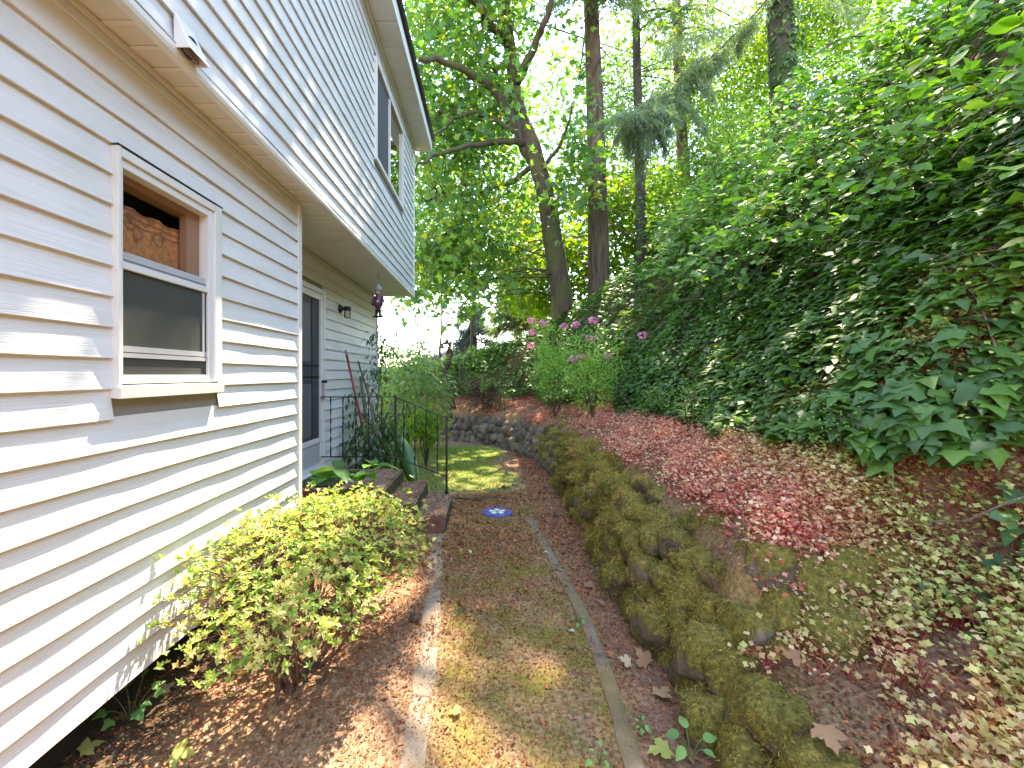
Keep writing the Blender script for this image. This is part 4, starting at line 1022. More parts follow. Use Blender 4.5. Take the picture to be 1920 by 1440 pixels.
def clump_leaves(C, per, rad, flat=.7):
    n = len(C) * per; I = np.repeat(np.arange(len(C)), per)
    off = rng.normal(0, 1, (n, 3)) * np.array([1, 1, flat]) * (np.asarray(rad)[I] if np.ndim(rad) else rad)[..., None] if np.ndim(rad) else rng.normal(0, 1, (n, 3)) * np.array([1, 1, flat]) * rad
    return C[I] + off, I

def twigs_to(C, skel, r=.012, sag=.1, n=5, gap=False):
    """thin branches from the nearest skeleton point to each clump centre"""
    S = np.concatenate(skel); paths = []; rad = []
    for c in C:
        below = S[:, 2] < c[2] + .8
        d = np.linalg.norm(S - c, axis=1) + np.where(below, 0, 3); a = S[np.argmin(d)]
        m = (a + c) / 2 + np.array([0, 0, sag * np.linalg.norm(c - a)]) + rng.normal(0, .06, 3) * np.linalg.norm(c - a)
        Q = smooth_path([a, m, c], 4); L = np.linalg.norm(c - a); paths.append(Q); rad.append(np.linspace(r * (1 + .22 * L), r * .35, len(Q)))
    if gap: paths, rad = gap_paths(paths, rad)
    return merge_tubes(paths, rad, n)

def grounded(p):
    p = np.array(p, float); p[2] = float(height(p[0], p[1])) - .15; return p

def build_tree(name, label, cat, trunk, tr, limbs, C, per, rad, size, tpl, mats, group=None, up=.5, sag=.12, tw=.012, droop=0.0, flat=.7, gap=True, nside=12):
    root = empty(name, trunk[0]); tag(root, label, cat, group)
    T = smooth_path(trunk, 6); rr = np.interp(np.linspace(0, 1, len(T)), np.linspace(0, 1, len(tr)), tr)
    if len(T) > 3: rr[0] *= 1.25
    T2 = T + np.stack([noise3(T, 1.3) * rr * .25, noise3(T + 5, 1.3) * rr * .25, 0 * rr], 1)
    Geo().tube(T2, rr, nside).obj('trunk', mats[0], root, True)
    skel = [T]
    for (lp, r0, r1) in limbs:
        Q = smooth_path(lp, 5); Q[1:] += rng.normal(0, .03, Q[1:].shape); skel.append(Q)
        Geo().tube(Q, np.linspace(r0, r1, len(Q)), 9).obj('limb', mats[0], root, True)
    if len(C):
        C = np.asarray(C)
        if gap: C = C[sun_gap(C)]
        V, F = twigs_to(C, skel, tw, sag, gap=gap); o = link('twigs', mesh_np('twigs', V, F, mats[1], True), root); o['kind'] = 'stuff'
        P, I = clump_leaves(C, per, rad, flat)
        if gap: k = sun_gap(P); P, I = P[k], I[k]
        n = len(P); N = unit(np.array([0, -.15, up]) + rng.normal(0, .5, (n, 3))); D = unit(P - C[I] + np.array([0, 0, -droop]) + rng.normal(0, .2, (n, 3)))
        tone = rng.normal(0, .16, len(C))[I]
        scatter('crown', tpl, P, N, D, rng.uniform(size[0], size[1], n), mats[2], root, rnd=np.clip(.45 + tone + rng.normal(0, .2, n), 0, 1))['kind'] = 'stuff'
    return root

def pix(n, x0, x1, y0, y1, Y0, Y1):
    Y = rng.uniform(Y0, Y1, n); return np.stack([(rng.uniform(x0, x1, n) - VPX) * Y / F_PX, Y, (VPY - rng.uniform(y0, y1, n)) * Y / F_PX], 1)

# bigleaf maple on the bank
YM = 12.0
trunk = [grounded(at(1060, 590, YM)), at(1056, 560, YM), at(1040, 470, YM), at(1018, 350, YM), at(995, 270, YM), at(972, 190, YM + .3), at(955, 90, YM + .6), at(945, -60, YM + 1), at(940, -260, YM + 1.5)]
limbs = [([at(1000, 300, YM), at(968, 240, YM), at(925, 170, YM - .4), at(860, 125, YM - 1), at(785, 112, YM - 1.6)], .20, .05),
         ([at(995, 280, YM), at(975, 215, YM + .3), at(940, 160, YM + .8), at(900, 105, YM + 1.2), at(850, 55, YM + 1.5)], .15, .04),
         ([at(990, 265, YM), at(930, 268, YM - .5), at(870, 275, YM - 1), at(800, 300, YM - 1.7), at(760, 330, YM - 2)], .10, .02),
         ([at(985, 255, YM), at(900, 215, YM - .4), at(850, 225, YM - 1), at(800, 260, YM - 1.5)], .08, .02),
         ([at(1003, 310, YM), at(960, 340, YM + .5), at(880, 362, YM + .6), at(830, 365, YM + .4), at(785, 380, YM)], .08, .025),
         ([at(880, 362, YM + .6), at(862, 400, YM + .5), at(835, 440, YM + .3), at(800, 470, YM)], .04, .012),
         ([at(965, 160, YM + .3), at(1000, 90, YM - .5), at(1030, 10, YM - 1), at(1050, -120, YM - 1.4)], .13, .04),
         ([at(955, 90, YM + .6), at(900, 20, YM - .5), at(840, -60, YM - 1.5), at(800, -160, YM - 2.4)], .13, .04),
         ([at(1012, 330, YM), at(1050, 270, YM - .8), at(1075, 200, YM - 1.5)], .07, .02),
         ([at(945, -60, YM + 1), at(1010, -180, YM), at(1060, -330, YM - 1)], .11, .03)]
C = np.concatenate([pix(130, 770, 1075, -30, 240, 11, 15), pix(130, 770, 1010, 220, 500, 11.3, 15), pix(26, 740, 930, 440, 580, 10.5, 13), pix(26, 1000, 1080, 240, 400, 10.5, 12),
                    np.stack([rng.uniform(-2.5, 7.5, 70), rng.uniform(7.5, 16.5, 70), rng.uniform(10.2, 19, 70)], 1)])
def shade_clumps(n, x0, x1, y0, y1, z0, z1, h0, h1):  # extra crown clumps, added up the sun ray to shade the given box
    T_ = np.stack([rng.uniform(x0, x1, n), rng.uniform(y0, y1, n), rng.uniform(z0, z1, n)], 1); hz = rng.uniform(h0, h1, n)
    return T_ + SUN_DIR * ((hz - T_[:, 2]) / SUN_DIR[2])[:, None]
C = np.concatenate([C, shade_clumps(46, UW, UW + .05, .3, 7.6, 1.5, 2.9, 10.8, 14.5), shade_clumps(44, -.2, 1.2, 2.3, 5.6, -1.5, -1.4, 11, 15.5), shade_clumps(14, 1.2, 2.4, 2.0, 7, -1, -.6, 11.5, 16), shade_clumps(26, 1.0, 2.4, .9, 2.3, -1.4, -1, 11, 15)])
C = C[C[:, 2] > .8]
build_tree('maple_tree', 'large maple with a leaning mossy trunk and dark limbs on the bank', 'tree', trunk, [.33, .29, .27, .24, .22, .18, .15, .12, .08], limbs, C, 46, .48, (.14, .25), L_MAPLE,
           (M['bark_maple'], M['bark_maple'], M['maple']), up=.55, sag=.12, tw=.014, droop=.35, flat=.6)

# understorey maples glowing behind the trunks
for (px, py, Y, spanx, spany, nc, lab) in ((1040, 520, 15.5, 85, 80, 60, 'lime green young maple glowing behind the leaning maple trunk'), (1150, 450, 17, 90, 115, 90, 'lime green young maple between the two straight fir trunks'),
                                          (1265, 440, 16.5, 85, 110, 80, 'yellow green young maple right of the slim fir trunk')):
    c = at(px, py, Y); b = at(px + 5, 560 if px < 1200 else 520, Y); b[2] = float(height(b[0], b[1])) - .1
    C = np.concatenate([pix(nc, px - spanx, px + spanx, py - spany, py + spany, Y - 1.3, Y + 1.3)])
    build_tree('young_maple', lab, 'tree', [b, (b + c) / 2 + [.1, 0, 0], c + [0, 0, 1]], [.06, .045, .02], [], C, 62, .42, (.13, .23), L_MAPLE, (M['bark_maple'], M['twig'], M['lime']), 'young maples behind the fir trunks', tw=.008, gap=False)

# firs
def fir(name, label, base, top, r0, live, mat, n_dead, dead_zone, seed, extra=()):
    base = np.array(base); top = np.array(top); root = empty(name, base); tag(root, label, 'tree')
    f = np.linspace(0, 1, 26); T = base + (top - base) * f[:, None] + np.stack([.10 * np.sin(f * 5 + seed), .1 * np.cos(f * 4 + seed), 0 * f], 1)
    rr = r0 * (1 - .72 * f); rr[0] *= 1.3; Geo().tube(T, rr, 14).obj('trunk', mat, root, True)
    H = top[2] - base[2]; paths = []; rad = []; tips = []
    def pt(z): k = (z - base[2]) / H; return base + (top - base) * k
    dead = []
    for i in range(n_dead):
        z = rng.uniform(*dead_zone); a = rng.uniform(0, 6.28); L = rng.uniform(.5, 2.0); p = pt(z)
        d = np.array([math.cos(a), math.sin(a), 0]); Q = [p, p + d * L * .5 + [0, 0, -.05 * L], p + d * L + [0, 0, -.32 * L]]
        Q = smooth_path(Q, 4); paths.append(Q); rad.append(np.linspace(.022, .004, len(Q)))
        for k in range(5):
            s_ = Q[rng.integers(3, len(Q))]; e = s_ + rng.normal(0, .3, 3) + d * .2 + [0, 0, -.15]; paths.append(np.array([s_, (s_ + e) / 2 + [0, 0, .03], e])); rad.append([.008, .006, .003])
    SP = []; SD = []; SS = []
    def spray(Q, dens, width):
        seglen = np.linalg.norm(np.diff(Q, axis=0), axis=1).sum(); n = int(dens * seglen)
        f_ = rng.random(n) ** .7; idx = f_ * (len(Q) - 1); i0 = np.clip(idx.astype(int), 0, len(Q) - 2); p = Q[i0] + (Q[i0 + 1] - Q[i0]) * (idx - i0)[:, None]
        d = unit(Q[-1] - Q[0]); side = np.cross(d, [0, 0, 1.0]); sg = rng.choice([-1, 1], n)
        out = rng.uniform(0, 1, n) * width * (1 - .55 * f_)
        hang = -(.15 + .9 * (out / width) ** 1.3) * width * .55 - rng.random(n) ** 2 * width * .55
        q = p + side * (sg * out)[:, None] + d * (out * .35)[:, None]; q[:, 2] += hang * rng.uniform(.3, 1.1, n)
        SP.append(q); SD.append(unit(side * (sg * .5)[:, None] + d * .55 + np.array([0, 0, -.8]) + rng.normal(0, .3, (n, 3)))); SS.append(rng.uniform(.10, .24, n))
    for (z, a, L, dens, drop) in live:
        p = pt(z); d = np.array([math.cos(a), math.sin(a), 0]); Q = smooth_path([p, p + d * L * .35 + [0, 0, .03 * L], p + d * L * .7 + [0, 0, -drop * .4 * L], p + d * L + [0, 0, -drop * L]], 5)
        paths.append(Q); rad.append(np.linspace(.05, .008, len(Q))); spray(Q, dens, L * .3)
    for (Q, r_, dens, w) in extra:
        Q = smooth_path(Q, 6); paths.append(Q); rad.append(np.linspace(r_, r_ * .2, len(Q))); spray(Q, dens, w)
    paths, rad = gap_paths(paths, rad)
    if paths:
        V, F = merge_tubes(paths, rad, 5); o = link('branches', mesh_np('branches', V, F, M['twig'], True), root); o['kind'] = 'stuff'
    if SP:
        P = np.concatenate(SP); D = np.concatenate(SD); S = np.concatenate(SS); k = sun_gap(P); P, D, S = P[k], D[k], S[k]
        scatter('crown', L_STRIP, P, rand_dirs(len(P)), D, S, M['needles'], root, wid=rng.uniform(.012, .03, len(P)), rnd=np.clip(rng.normal(.5, .25, len(P)), 0, 1))['kind'] = 'stuff'
    return root
def ring(z0, z1, n, L0, L1, dens, drop):
    return [(z, rng.uniform(0, 6.28), L0 + (L1 - L0) * (z - z0) / (z1 - z0) * rng.uniform(.8, 1.2), dens, drop) for z in np.linspace(z0, z1, n)]
b = grounded(at(1118, 565, 13.0)); t = at(1100, -560, 13.4)
fir('fir_tree', 'thick straight fir trunk with dead lower twigs beside the leaning maple', b, t, .33, ring(10.5, 19.5, 16, 3.0, 1.6, 150, .35) + [(11.6, 4.4, 2.2, 260, .5), (11.0, 3.9, 2.0, 240, .5), (10.9, 5.3, 1.8, 260, .6)], M['bark_fir'], 46, (4.0, 10.5), 1)
b = grounded(at(1200, 540, 14.5)); t = at(1194, -500, 14.8)
fir('fir_tree', 'slim grey fir trunk standing alone right of the thick fir', b, t, .19, ring(11.5, 20, 15, 2.4, 1.2, 150, .35), M['bark_fir_grey'], 26, (6.5, 11.5), 2)
b = grounded(at(1298, 480, 16.5)); t = at(1252, -420, 16.8)
fir('fir_tree', 'reddish leaning fir trunk with shaggy bark behind the drooping branch', b, t, .27, ring(12, 21, 24, 3.0, 1.4, 140, .4), M['bark_red'], 40, (7.0, 14), 3)
b = np.array([7.9, 11.6, 5.6]); t = np.array([7.6, 11.9, 24.0]); 
bough = smooth_path([at(1490, -70, 11.6), at(1420, 20, 11.3), at(1330, 110, 11.0), at(1250, 180, 10.8), at(1190, 230, 10.6)], 6)
ex = [(bough, .03, 260, .5), ([at(1490, -70, 11.6), at(1560, -10, 11), at(1620, 20, 10.5)], .03, 180, .7), ([at(1400, 40, 11.3), at(1330, 60, 10.8), at(1250, 85, 10.4)], .02, 260, .5)]
for k in range(46):
    f = .25 + .75 * (k / 45) ** .6; p0 = bough[int(f * (len(bough) - 1))]; L_ = rng.uniform(.6, 1.7) * (.35 + .75 * f); d_ = np.array([rng.uniform(-.9, .35), rng.uniform(-.5, .5), rng.uniform(-1.0, -.05)])
    ex.append(([p0, p0 + d_ * L_ * .5 + [0, 0, .08], p0 + d_ * L_ + [0, 0, -.12]], .008, 480, .45))
fir('fir_tree', 'ivy clad fir on the hillside with a long drooping branch of grey green needles', b, t, .36, ring(11.5, 22, 14, 3.4, 1.5, 150, .35), M['bark_ivy'], 10, (9, 11), 4, ex)
iv = bpy.data.objects[[o.name for o in COL.objects if o.get('label', '').startswith('ivy clad fir')][0]]
n = 2600; f = rng.random(n); a = rng.uniform(0, 6.28, n); rr = .36 * (1 - .4 * f) + rng.uniform(.0, .14, n); P = b + (t - b) * (f * .75)[:, None] + np.stack([np.cos(a) * rr, np.sin(a) * rr, 0 * a], 1)
scatter('ivy_leaves', L_IVY, P, np.stack([np.cos(a), np.sin(a), .4 + 0 * a], 1) + rng.normal(0, .3, (n, 3)), np.tile([0, 0, -1.0], (n, 1)) + rng.normal(0, .4, (n, 3)), rng.uniform(.09, .16, n), M['ivy'], iv)['kind'] = 'stuff'
# off to the right and behind the ridge: more firs that shade the bank
for (x, y_, lab) in ((13.5, 15.0, 'tall fir at the top of the hillside behind the brambles'),):
    zb_ = float(height(x, y_)); fir('fir_tree', lab, (x, y_, zb_ - .1), (x, y_, zb_ + 19), .3, ring(zb_ + 5, zb_ + 18.5, 30, 4.0, 1.2, 110, .35), M['bark_fir'], 10, (zb_ + 2, zb_ + 5), 5)
# far pale fir beyond the lawn, and a second one nearer the bank
def far_fir(px, py_base, py_top, Y, W, n, lab, mat):
    b = at(px, py_base, Y); t = at(px, py_top, Y); root = empty('fir_tree', b); tag(root, lab, 'tree', 'distant firs')
    Geo().tube([b, (b + t) / 2, t], [.35, .2, .03], 8).obj('trunk', M['bark_fir_grey'], root, True)
    H = t[2] - b[2]; f = np.sort(rng.random(n)) ** .8; nb = 46; lev = rng.random(nb) ** .9; ang = rng.uniform(0, 6.28, nb); ii = rng.integers(0, nb, n)
    r = rng.random(n) ** .6; L = W * (1 - lev[ii]) ** .8 * rng.uniform(.7, 1.1, nb)[ii]
    P = b + np.stack([np.cos(ang[ii]) * r * L, np.sin(ang[ii]) * r * L, lev[ii] * H - r * r * L * .25], 1) + rng.normal(0, .16, (n, 3))
    D = unit(np.stack([np.cos(ang[ii]), np.sin(ang[ii]), np.full(n, -.8)], 1) + rng.normal(0, .4, (n, 3)))
    scatter('crown', L_STRIP, P, rand_dirs(n), D, rng.uniform(.3, .7, n), mat, root, wid=rng.uniform(.05, .13, n))['kind'] = 'stuff'
far_fir(890, 715, 500, 42, 3.4, 14000, 'pale blue grey fir far beyond the lawn, seen against the sky', M['needles_far'])
far_fir(985, 620, 360, 24, 2.2, 12000, 'grey green fir behind the ivy ridge, left of the maple trunk', M['needles'])

# wooded backdrop on the hillside, each tree its own
bk = [(880, 330, 21, 130, 220, 95, 'leafy green tree behind the maple crown', 'hazel'), (820, 470, 19, 110, 110, 50, 'yellow green tree beyond the lawn behind the hanging maple boughs', 'lime'), (1120, 300, 22, 110, 190, 60, 'hazy green tree behind the thick fir trunk', 'hazel'), (1370, 230, 17, 90, 170, 80, 'yellow green tree with open crown right of the drooping branch', 'lime'),
      (1480, 130, 15, 90, 120, 60, 'light green tree below the ivy clad fir', 'lime'), (1330, 380, 13.5, 80, 80, 60, 'leafy hazel shrub on the ridge right of the slim fir', 'hazel'),
      (1420, 300, 12, 80, 90, 70, 'dense hazel shrub on the hillside above the ivy', 'hazel'), (1560, 40, 13, 90, 80, 60, 'bright tree at the top of the hillside above the brambles', 'lime'),
      (1250, 190, 24, 120, 200, 60, 'hazy green tree between the slim fir and the reddish fir', 'hazel')]
for (px, py, Y, sx, sy, nc, lab, mt_) in bk:
    c = at(px, py, Y); bx_ = c.copy(); bx_[2] = float(height(c[0], c[1])) - .1
    if bx_[2] > c[2] - .5: bx_[2] = c[2] - 1.0
    C = pix(nc, px - sx, px + sx, py - sy, py + sy, Y - 1.4, Y + 1.4); hz = height(C[:, 0], C[:, 1]); C = C[C[:, 2] > hz + .1]
    build_tree('broadleaf_tree', lab, 'tree', [bx_, (bx_ + c) / 2 + [.2, 0, 0], c + [0, 0, sy * .6 * Y / F_PX]], [.06, .04, .015], [], C, 95, .034 * Y, (.008 * Y, .0135 * Y), L_DIAM, (M['bark_maple'], M['twig'], M[mt_]), None, tw=.008, up=.45)

# brambles over the upper bank
br = empty('bramble_thicket', (4.5, 4, 1.5)); tag(br, 'tangled bramble thicket arching over the upper bank', 'brambles', kind='stuff')
paths = []; rad = []; LP = []; LN = []; LD = []; LS = []
for k in range(760):
    y_ = rng.uniform(1.5, 11); u0 = rng.uniform(2.5, 7.4); x = .98 + u0 - .25 * max(0, y_ - 7.5)
    if y_ > 8.5 and u0 < 4.2: continue
    b = np.array([x, y_, float(height(x, y_))]); L = rng.uniform(.8, 2.0); a = rng.uniform(2.3, 5.2); d = np.array([math.cos(a) * .9, math.sin(a) * .6, 0]) 
    if rng.random() < .3: d = np.array([rng.normal(0, .4), rng.normal(0, .9), 0])
    Q = smooth_path([b, b + d * L * .25 + [0, 0, L * .32], b + d * L * .6 + [0, 0, L * .30], b + d * L + [0, 0, -.12 * L]], 5)
    hz = height(Q[:, 0], Q[:, 1]); Q[:, 2] = np.maximum(Q[:, 2], hz + .08)
    paths.append(Q); rad.append(np.linspace(.008, .0025, len(Q)))
    m = int(L * 15); f = rng.uniform(.1, 1, m); idx = f * (len(Q) - 1); i0 = np.clip(idx.astype(int), 0, len(Q) - 2); p = Q[i0] + (Q[i0 + 1] - Q[i0]) * (idx - i0)[:, None]
    t_ = unit(np.gradient(Q, axis=0))[i0]; out = unit(rng.normal(0, 1, (m, 3)) + np.array([-.3, -.2, .5])); base = p + out * rng.uniform(.04, .10, (m, 1))
    for q in range(3):
        an = (q - 1) * 1.15; ln = unit(np.array([-.25, -.35, .8]) + rng.normal(0, .35, (m, 3))); o_ = unit(out - ln * np.sum(out * ln, 1, keepdims=True)); sd = np.cross(ln, o_)
        LP.append(base); LN.append(ln); LD.append(o_ * math.cos(an) + sd * math.sin(an) + np.array([0, 0, -.25])); LS.append(rng.uniform(.06, .115, m) * (1.1 if q == 1 else .9))
V, F = merge_tubes(paths, rad, 4); link('canes', mesh_np('canes', V, F, M['cane'], True), br)
LP, LN, LD, LS = map(np.concatenate, (LP, LN, LD, LS))
scatter('leaves', L_OVAL, LP, LN, LD, LS * 1.05, M['bramble'], br, wid=LS * 1.5, rnd=np.clip(.5 + .25 * noise3(LP, .7) + rng.normal(0, .18, len(LP)), 0, 1))
# dead canes
paths = []; rad = []
for k in range(380):
    y_ = rng.uniform(1.7, 8); x = .98 + rng.uniform(2.2, 5.2); b = np.array([x, y_, float(height(x, y_)) + rng.uniform(.05, .35)]); d = rand_dirs(1)[0] * np.array([.8, .9, .7]); L = rng.uniform(.3, 1.1)
    Q = smooth_path([b, b + d * L * .5 + rng.normal(0, .06, 3), b + d * L + [0, 0, -.1]], 4); paths.append(Q); rad.append(np.linspace(.005, .002, len(Q)))
V, F = merge_tubes(paths, rad, 4); link('dead_canes', mesh_np('dead_canes', V, F, M['twig_pale'], True), br)

# ---- generic bush
def bush(name, label, cat, base, center, radii, nclump, per, crad, size, tpl, mats, up=.5, droop=0., group=None, shell=.45, wid=None, tw=.006, sag=.05, gap=False, nstem=5, leafname='foliage'):
    base = np.array(base, float); center = np.array(center, float); root = empty(name, base); tag(root, label, cat, group)
    d = rand_dirs(nclump); r = shell + (1 - shell) * rng.random(nclump) ** .6; C = center + d * r[:, None] * np.array(radii)
    hz = height(C[:, 0], C[:, 1]); C[:, 2] = np.maximum(C[:, 2], hz + .05)
    skel = []
    for k in range(nstem):
        e = center + rand_dirs(1)[0] * np.array(radii) * .45; Q = smooth_path([base + rng.normal(0, .02, 3) * [1, 1, 0], (base * .6 + e * .4) + rng.normal(0, .05, 3), e], 6); skel.append(Q)
    V1, F1 = merge_tubes(skel, [np.linspace(tw * 2.2, tw, len(q)) for q in skel], 6); V2, F2 = twigs_to(C, skel, tw * .6, sag)
    o = link('stems', mesh_np('stems', np.concatenate([V1, V2]), np.concatenate([F1, F2 + len(V1)]), mats[0], True), root); o['kind'] = 'stuff'
    P, I = clump_leaves(C, per, crad, .8); n = len(P)
    N = unit(np.array([0, -.2, up]) + rng.normal(0, .45, (n, 3))); D = unit(P - C[I] + (C[I] - center) * .25 + np.array([0, 0, -droop]) + rng.normal(0, .05, (n, 3)))
    S = rng.uniform(size[0], size[1], n)
    scatter(leafname, tpl, P, N, D, S, mats[1], root, wid=None if wid is None else S * wid, rnd=np.clip(.48 + rng.normal(0, .15, nclump)[I] + rng.normal(0, .2, n), 0, 1))['kind'] = 'stuff'
    return root

# azalea in front of the house
az = empty('azalea_bush', (-1.02, 2.3, -1.58)); tag(az, 'sunlit yellow green azalea bush against the siding', 'bush')
AZC = np.array([-1.0, 2.55, -1.08]); AZR = np.array([.56, .92, .46])
nt = 1150; d = rand_dirs(nt); d[:, 2] = np.abs(d[:, 2]) * .95 - .22; r = .6 + .4 * rng.random(nt) ** .5
TIP = AZC + d * r[:, None] * AZR * (1 + .18 * noise3(d * 1.3, .8))[:, None]; TIP[:, 2] = np.maximum(TIP[:, 2], -1.42); TIP[:, 0] = np.maximum(TIP[:, 0], LW + .05)
TIP = TIP[(TIP[:, 1] > 1.5)]; nt = len(TIP)
root_p = np.array([-1.0, 2.3, -1.59]); stems = []; srad = []
HUB = []
for k in range(26):
    a = rng.uniform(0, 6.28); e = AZC + np.array([math.cos(a) * .3, math.sin(a) * .55, rng.uniform(-.22, .16)]); b0 = root_p + np.array([rng.normal(0, .05), rng.normal(0, .06), 0])
    Q = smooth_path([b0, b0 * .55 + e * .45 + [0, 0, -.06] + rng.normal(0, .03, 3), e], 6); stems.append(Q); srad.append(np.linspace(.012, .005, len(Q))); HUB.append(Q[6:])
S_ = np.concatenate(HUB)
mid = []
for c in TIP:
    a = S_[np.argmin(np.linalg.norm(S_ - c, axis=1) + rng.uniform(0, .12, len(S_)))]; L = np.linalg.norm(c - a)
    Q = np.array([a, a * .6 + c * .4 + rng.normal(0, .06, 3) * L + [0, 0, -.06 * L], a * .25 + c * .75 + rng.normal(0, .05, 3) * L, c]); stems.append(Q); srad.append(np.linspace(.003, .0013, 4))
V, F = merge_tubes(stems, srad, 5); o = link('stems', mesh_np('stems', V, F, M['twig_red'], True), az); o['kind'] = 'stuff'
def rosette(seed):
    r_ = np.random.default_rng(seed); m = 8; a = np.arange(m) * 2.4 + r_.uniform(0, 6); el = np.linspace(.15, 1.0, m)
    D = np.stack([np.cos(a) * np.cos(el), np.sin(a) * np.cos(el), np.sin(el)], 1); N = unit(np.array([0, 0, 1.0]) - D * D[:, 2:] + r_.normal(0, .15, (m, 3)))
    return scatter_arr(L_OVAL, D * .006, N, D, r_.uniform(.6, 1.1, m), r_.uniform(.55, .85, m))
RO = [rosette(i) for i in range(6)]; ROM = [mesh_np('leaf_cluster', v, f, M['azalea_obj']) for v, f in RO]
vis = np.argsort(-(1 / np.linalg.norm(TIP, axis=1) + .12 * (TIP[:, 2] + 1.6) + rng.uniform(0, .12, nt)))[:300]; isv = np.zeros(nt, bool); isv[vis] = True
dirs = unit((TIP - AZC) / AZR * np.array([1, 1, 1]) + np.array([.1, .1, .9]) + rng.normal(0, .25, (nt, 3)))
for i in vis: put_leaf(ROM[i % 6], TIP[i], dirs[i], rand_dirs(1)[0], rng.uniform(.024, .036), az, 'leaf_cluster')
rs = []; rf = []; rr_ = []; b_ = 0
extra = np.concatenate([TIP[~isv], TIP[rng.integers(0, nt, 2000)] + rng.normal(0, .05, (2000, 3))])
for j, p in enumerate(extra):
    v, f = RO[j % 6]; nrm = unit(np.array([0, 0, 1.0]) + rng.normal(0, .4, 3)); dd = unit(np.cross(nrm, rand_dirs(1)[0])); xx = np.cross(dd, nrm); s_ = rng.uniform(.018, .032)
    rs.append(p + s_ * (v[:, :1] * xx + v[:, 1:2] * dd + v[:, 2:] * nrm)); rf.append(f + b_); b_ += len(v); rr_.append(np.full(len(v), rng.random()))
o = link('foliage', mesh_np('foliage', np.concatenate(rs), np.concatenate(rf), M['azalea'], False, np.concatenate(rr_)), az); o['kind'] = 'stuff'

# hydrangea beside the steps: every leaf a part
hy = empty('hydrangea', (-1.3, 4.1, -1.58)); tag(hy, 'young hydrangea with broad toothed green leaves in front of the landing', 'plant')
L_HYD = fan([(0, 0, 0), (.2, .1, .02), (.33, .35, .04), (.30, .6, .02), (.16, .83, -.04), (0, 1.05, -.12), (-.16, .83, -.04), (-.30, .6, .02), (-.33, .35, .04), (-.2, .1, .02)], .45, -.03)
HYM = [leaf_mesh(L_HYD, 'leaf', M['hydrangea'], b) for b in (.05, .2, .32)]
for (px, py, Y) in ((630, 880, 4.05), (702, 872, 4.15), (655, 935, 3.95), (688, 940, 4.0), (612, 895, 4.0), (725, 990, 3.7), (676, 890, 4.2)):
    top = at(px, py, Y); b = np.array([-1.32 + (px - 660) * .0015, Y + .05, -1.58]); Q = smooth_path([b, (b + top) / 2 + [.02, .03, 0], top], 6)
    Geo().tube(Q, np.linspace(.008, .004, len(Q)), 7).obj('stem', M['green_stem'], hy, True)
    for k in range(5):
        lv = int(k >= 3); z0 = top + np.array([0, 0, -.07 * lv]); a = k * 1.9 + px; el = rng.uniform(-.1, .35) if k < 4 else .8
        dd = np.array([math.cos(a) * math.cos(el), math.sin(a) * math.cos(el), math.sin(el)]); nn = unit(np.array([0, 0, 1.0]) - dd * dd[2] + rng.normal(0, .12, 3)); put_leaf(HYM[k % 3], z0 + dd * .015, nn, dd, rng.uniform(.17, .24) * (.75 if k == 4 else 1), hy)

# plants in the corner behind the railing
bush('laurel_bush', 'dark glossy leaved laurel crouching behind the railing', 'bush', (-1.55, 5.95, -1.58), (-1.58, 5.95, -1.02), (.42, .35, .5), 60, 11, .07, (.09, .15), L_LONG, (M['twig'], M['rhodo']), up=.5, droop=.5, shell=.15, wid=1.5)
tp = [np.array([-1.75, 6.6, -1.58]), at(708, 760, 6.6), at(714, 690, 6.6), at(716, 620, 6.6)]
C = np.concatenate([pix(16, 698, 735, 625, 700, 6.45, 6.75), pix(22, 694, 735, 690, 800, 6.4, 6.8), pix(10, 640, 700, 735, 830, 6.0, 6.4)])
build_tree('leggy_shrub', 'tall leggy shrub with drooping willowy leaves at the house corner', 'shrub', tp, [.012, .01, .008, .004], [], C, 10, .075, (.085, .14), L_LONG, (M['green_stem'], M['green_stem'], M['rhodo']), up=.4, droop=.8, tw=.004, gap=False, nside=7)
bush('rhododendron', 'large pale green rhododendron beyond the house corner', 'bush', (-1.7, 9.2, -1.58), (-1.62, 9.2, -.45), (.78, .8, 1.15), 200, 13, .11, (.10, .17), L_LONG, (M['twig'], M['rhodo_lit']), up=.5, droop=.3, shell=.3, wid=1.5)
bush('rhododendron', 'low yellow green rhododendron behind the sloping handrail', 'bush', (-1.12, 7.6, -1.58), (-1.08, 7.5, -.80), (.26, .3, .34), 40, 12, .08, (.09, .14), L_LONG, (M['twig'], M['lime']), up=.5, droop=.4, shell=.2, wid=1.5)
# gnarled shrub
gn = build_tree('gnarled_shrub', 'gnarled bare trunked shrub with a twisted limb at the end of the lawn', 'shrub', [at(848, 768, 10.6), at(838, 730, 10.6), at(833, 690, 10.6), at(838, 665, 10.6), at(845, 640, 10.6)], [.10, .085, .07, .05, .03],
           [([at(833, 690, 10.6), at(845, 680, 10.6), at(846, 655, 10.5), at(834, 638, 10.5), at(828, 655, 10.5)], .05, .03), ([at(836, 715, 10.6), at(822, 685, 10.7), at(812, 670, 10.7)], .04, .02), ([at(834, 700, 10.6), at(824, 670, 10.4), at(820, 650, 10.3)], .03, .015),
            ([at(840, 735, 10.6), at(818, 712, 10.6), at(806, 700, 10.5)], .03, .015)],
           np.concatenate([pix(22, 780, 832, 640, 700, 10.2, 11), pix(12, 770, 830, 690, 740, 10.2, 11)]), 14, .12, (.09, .15), L_LONG, (M['bark_red'], M['twig'], M['rhodo']), up=.5, gap=False, tw=.008)
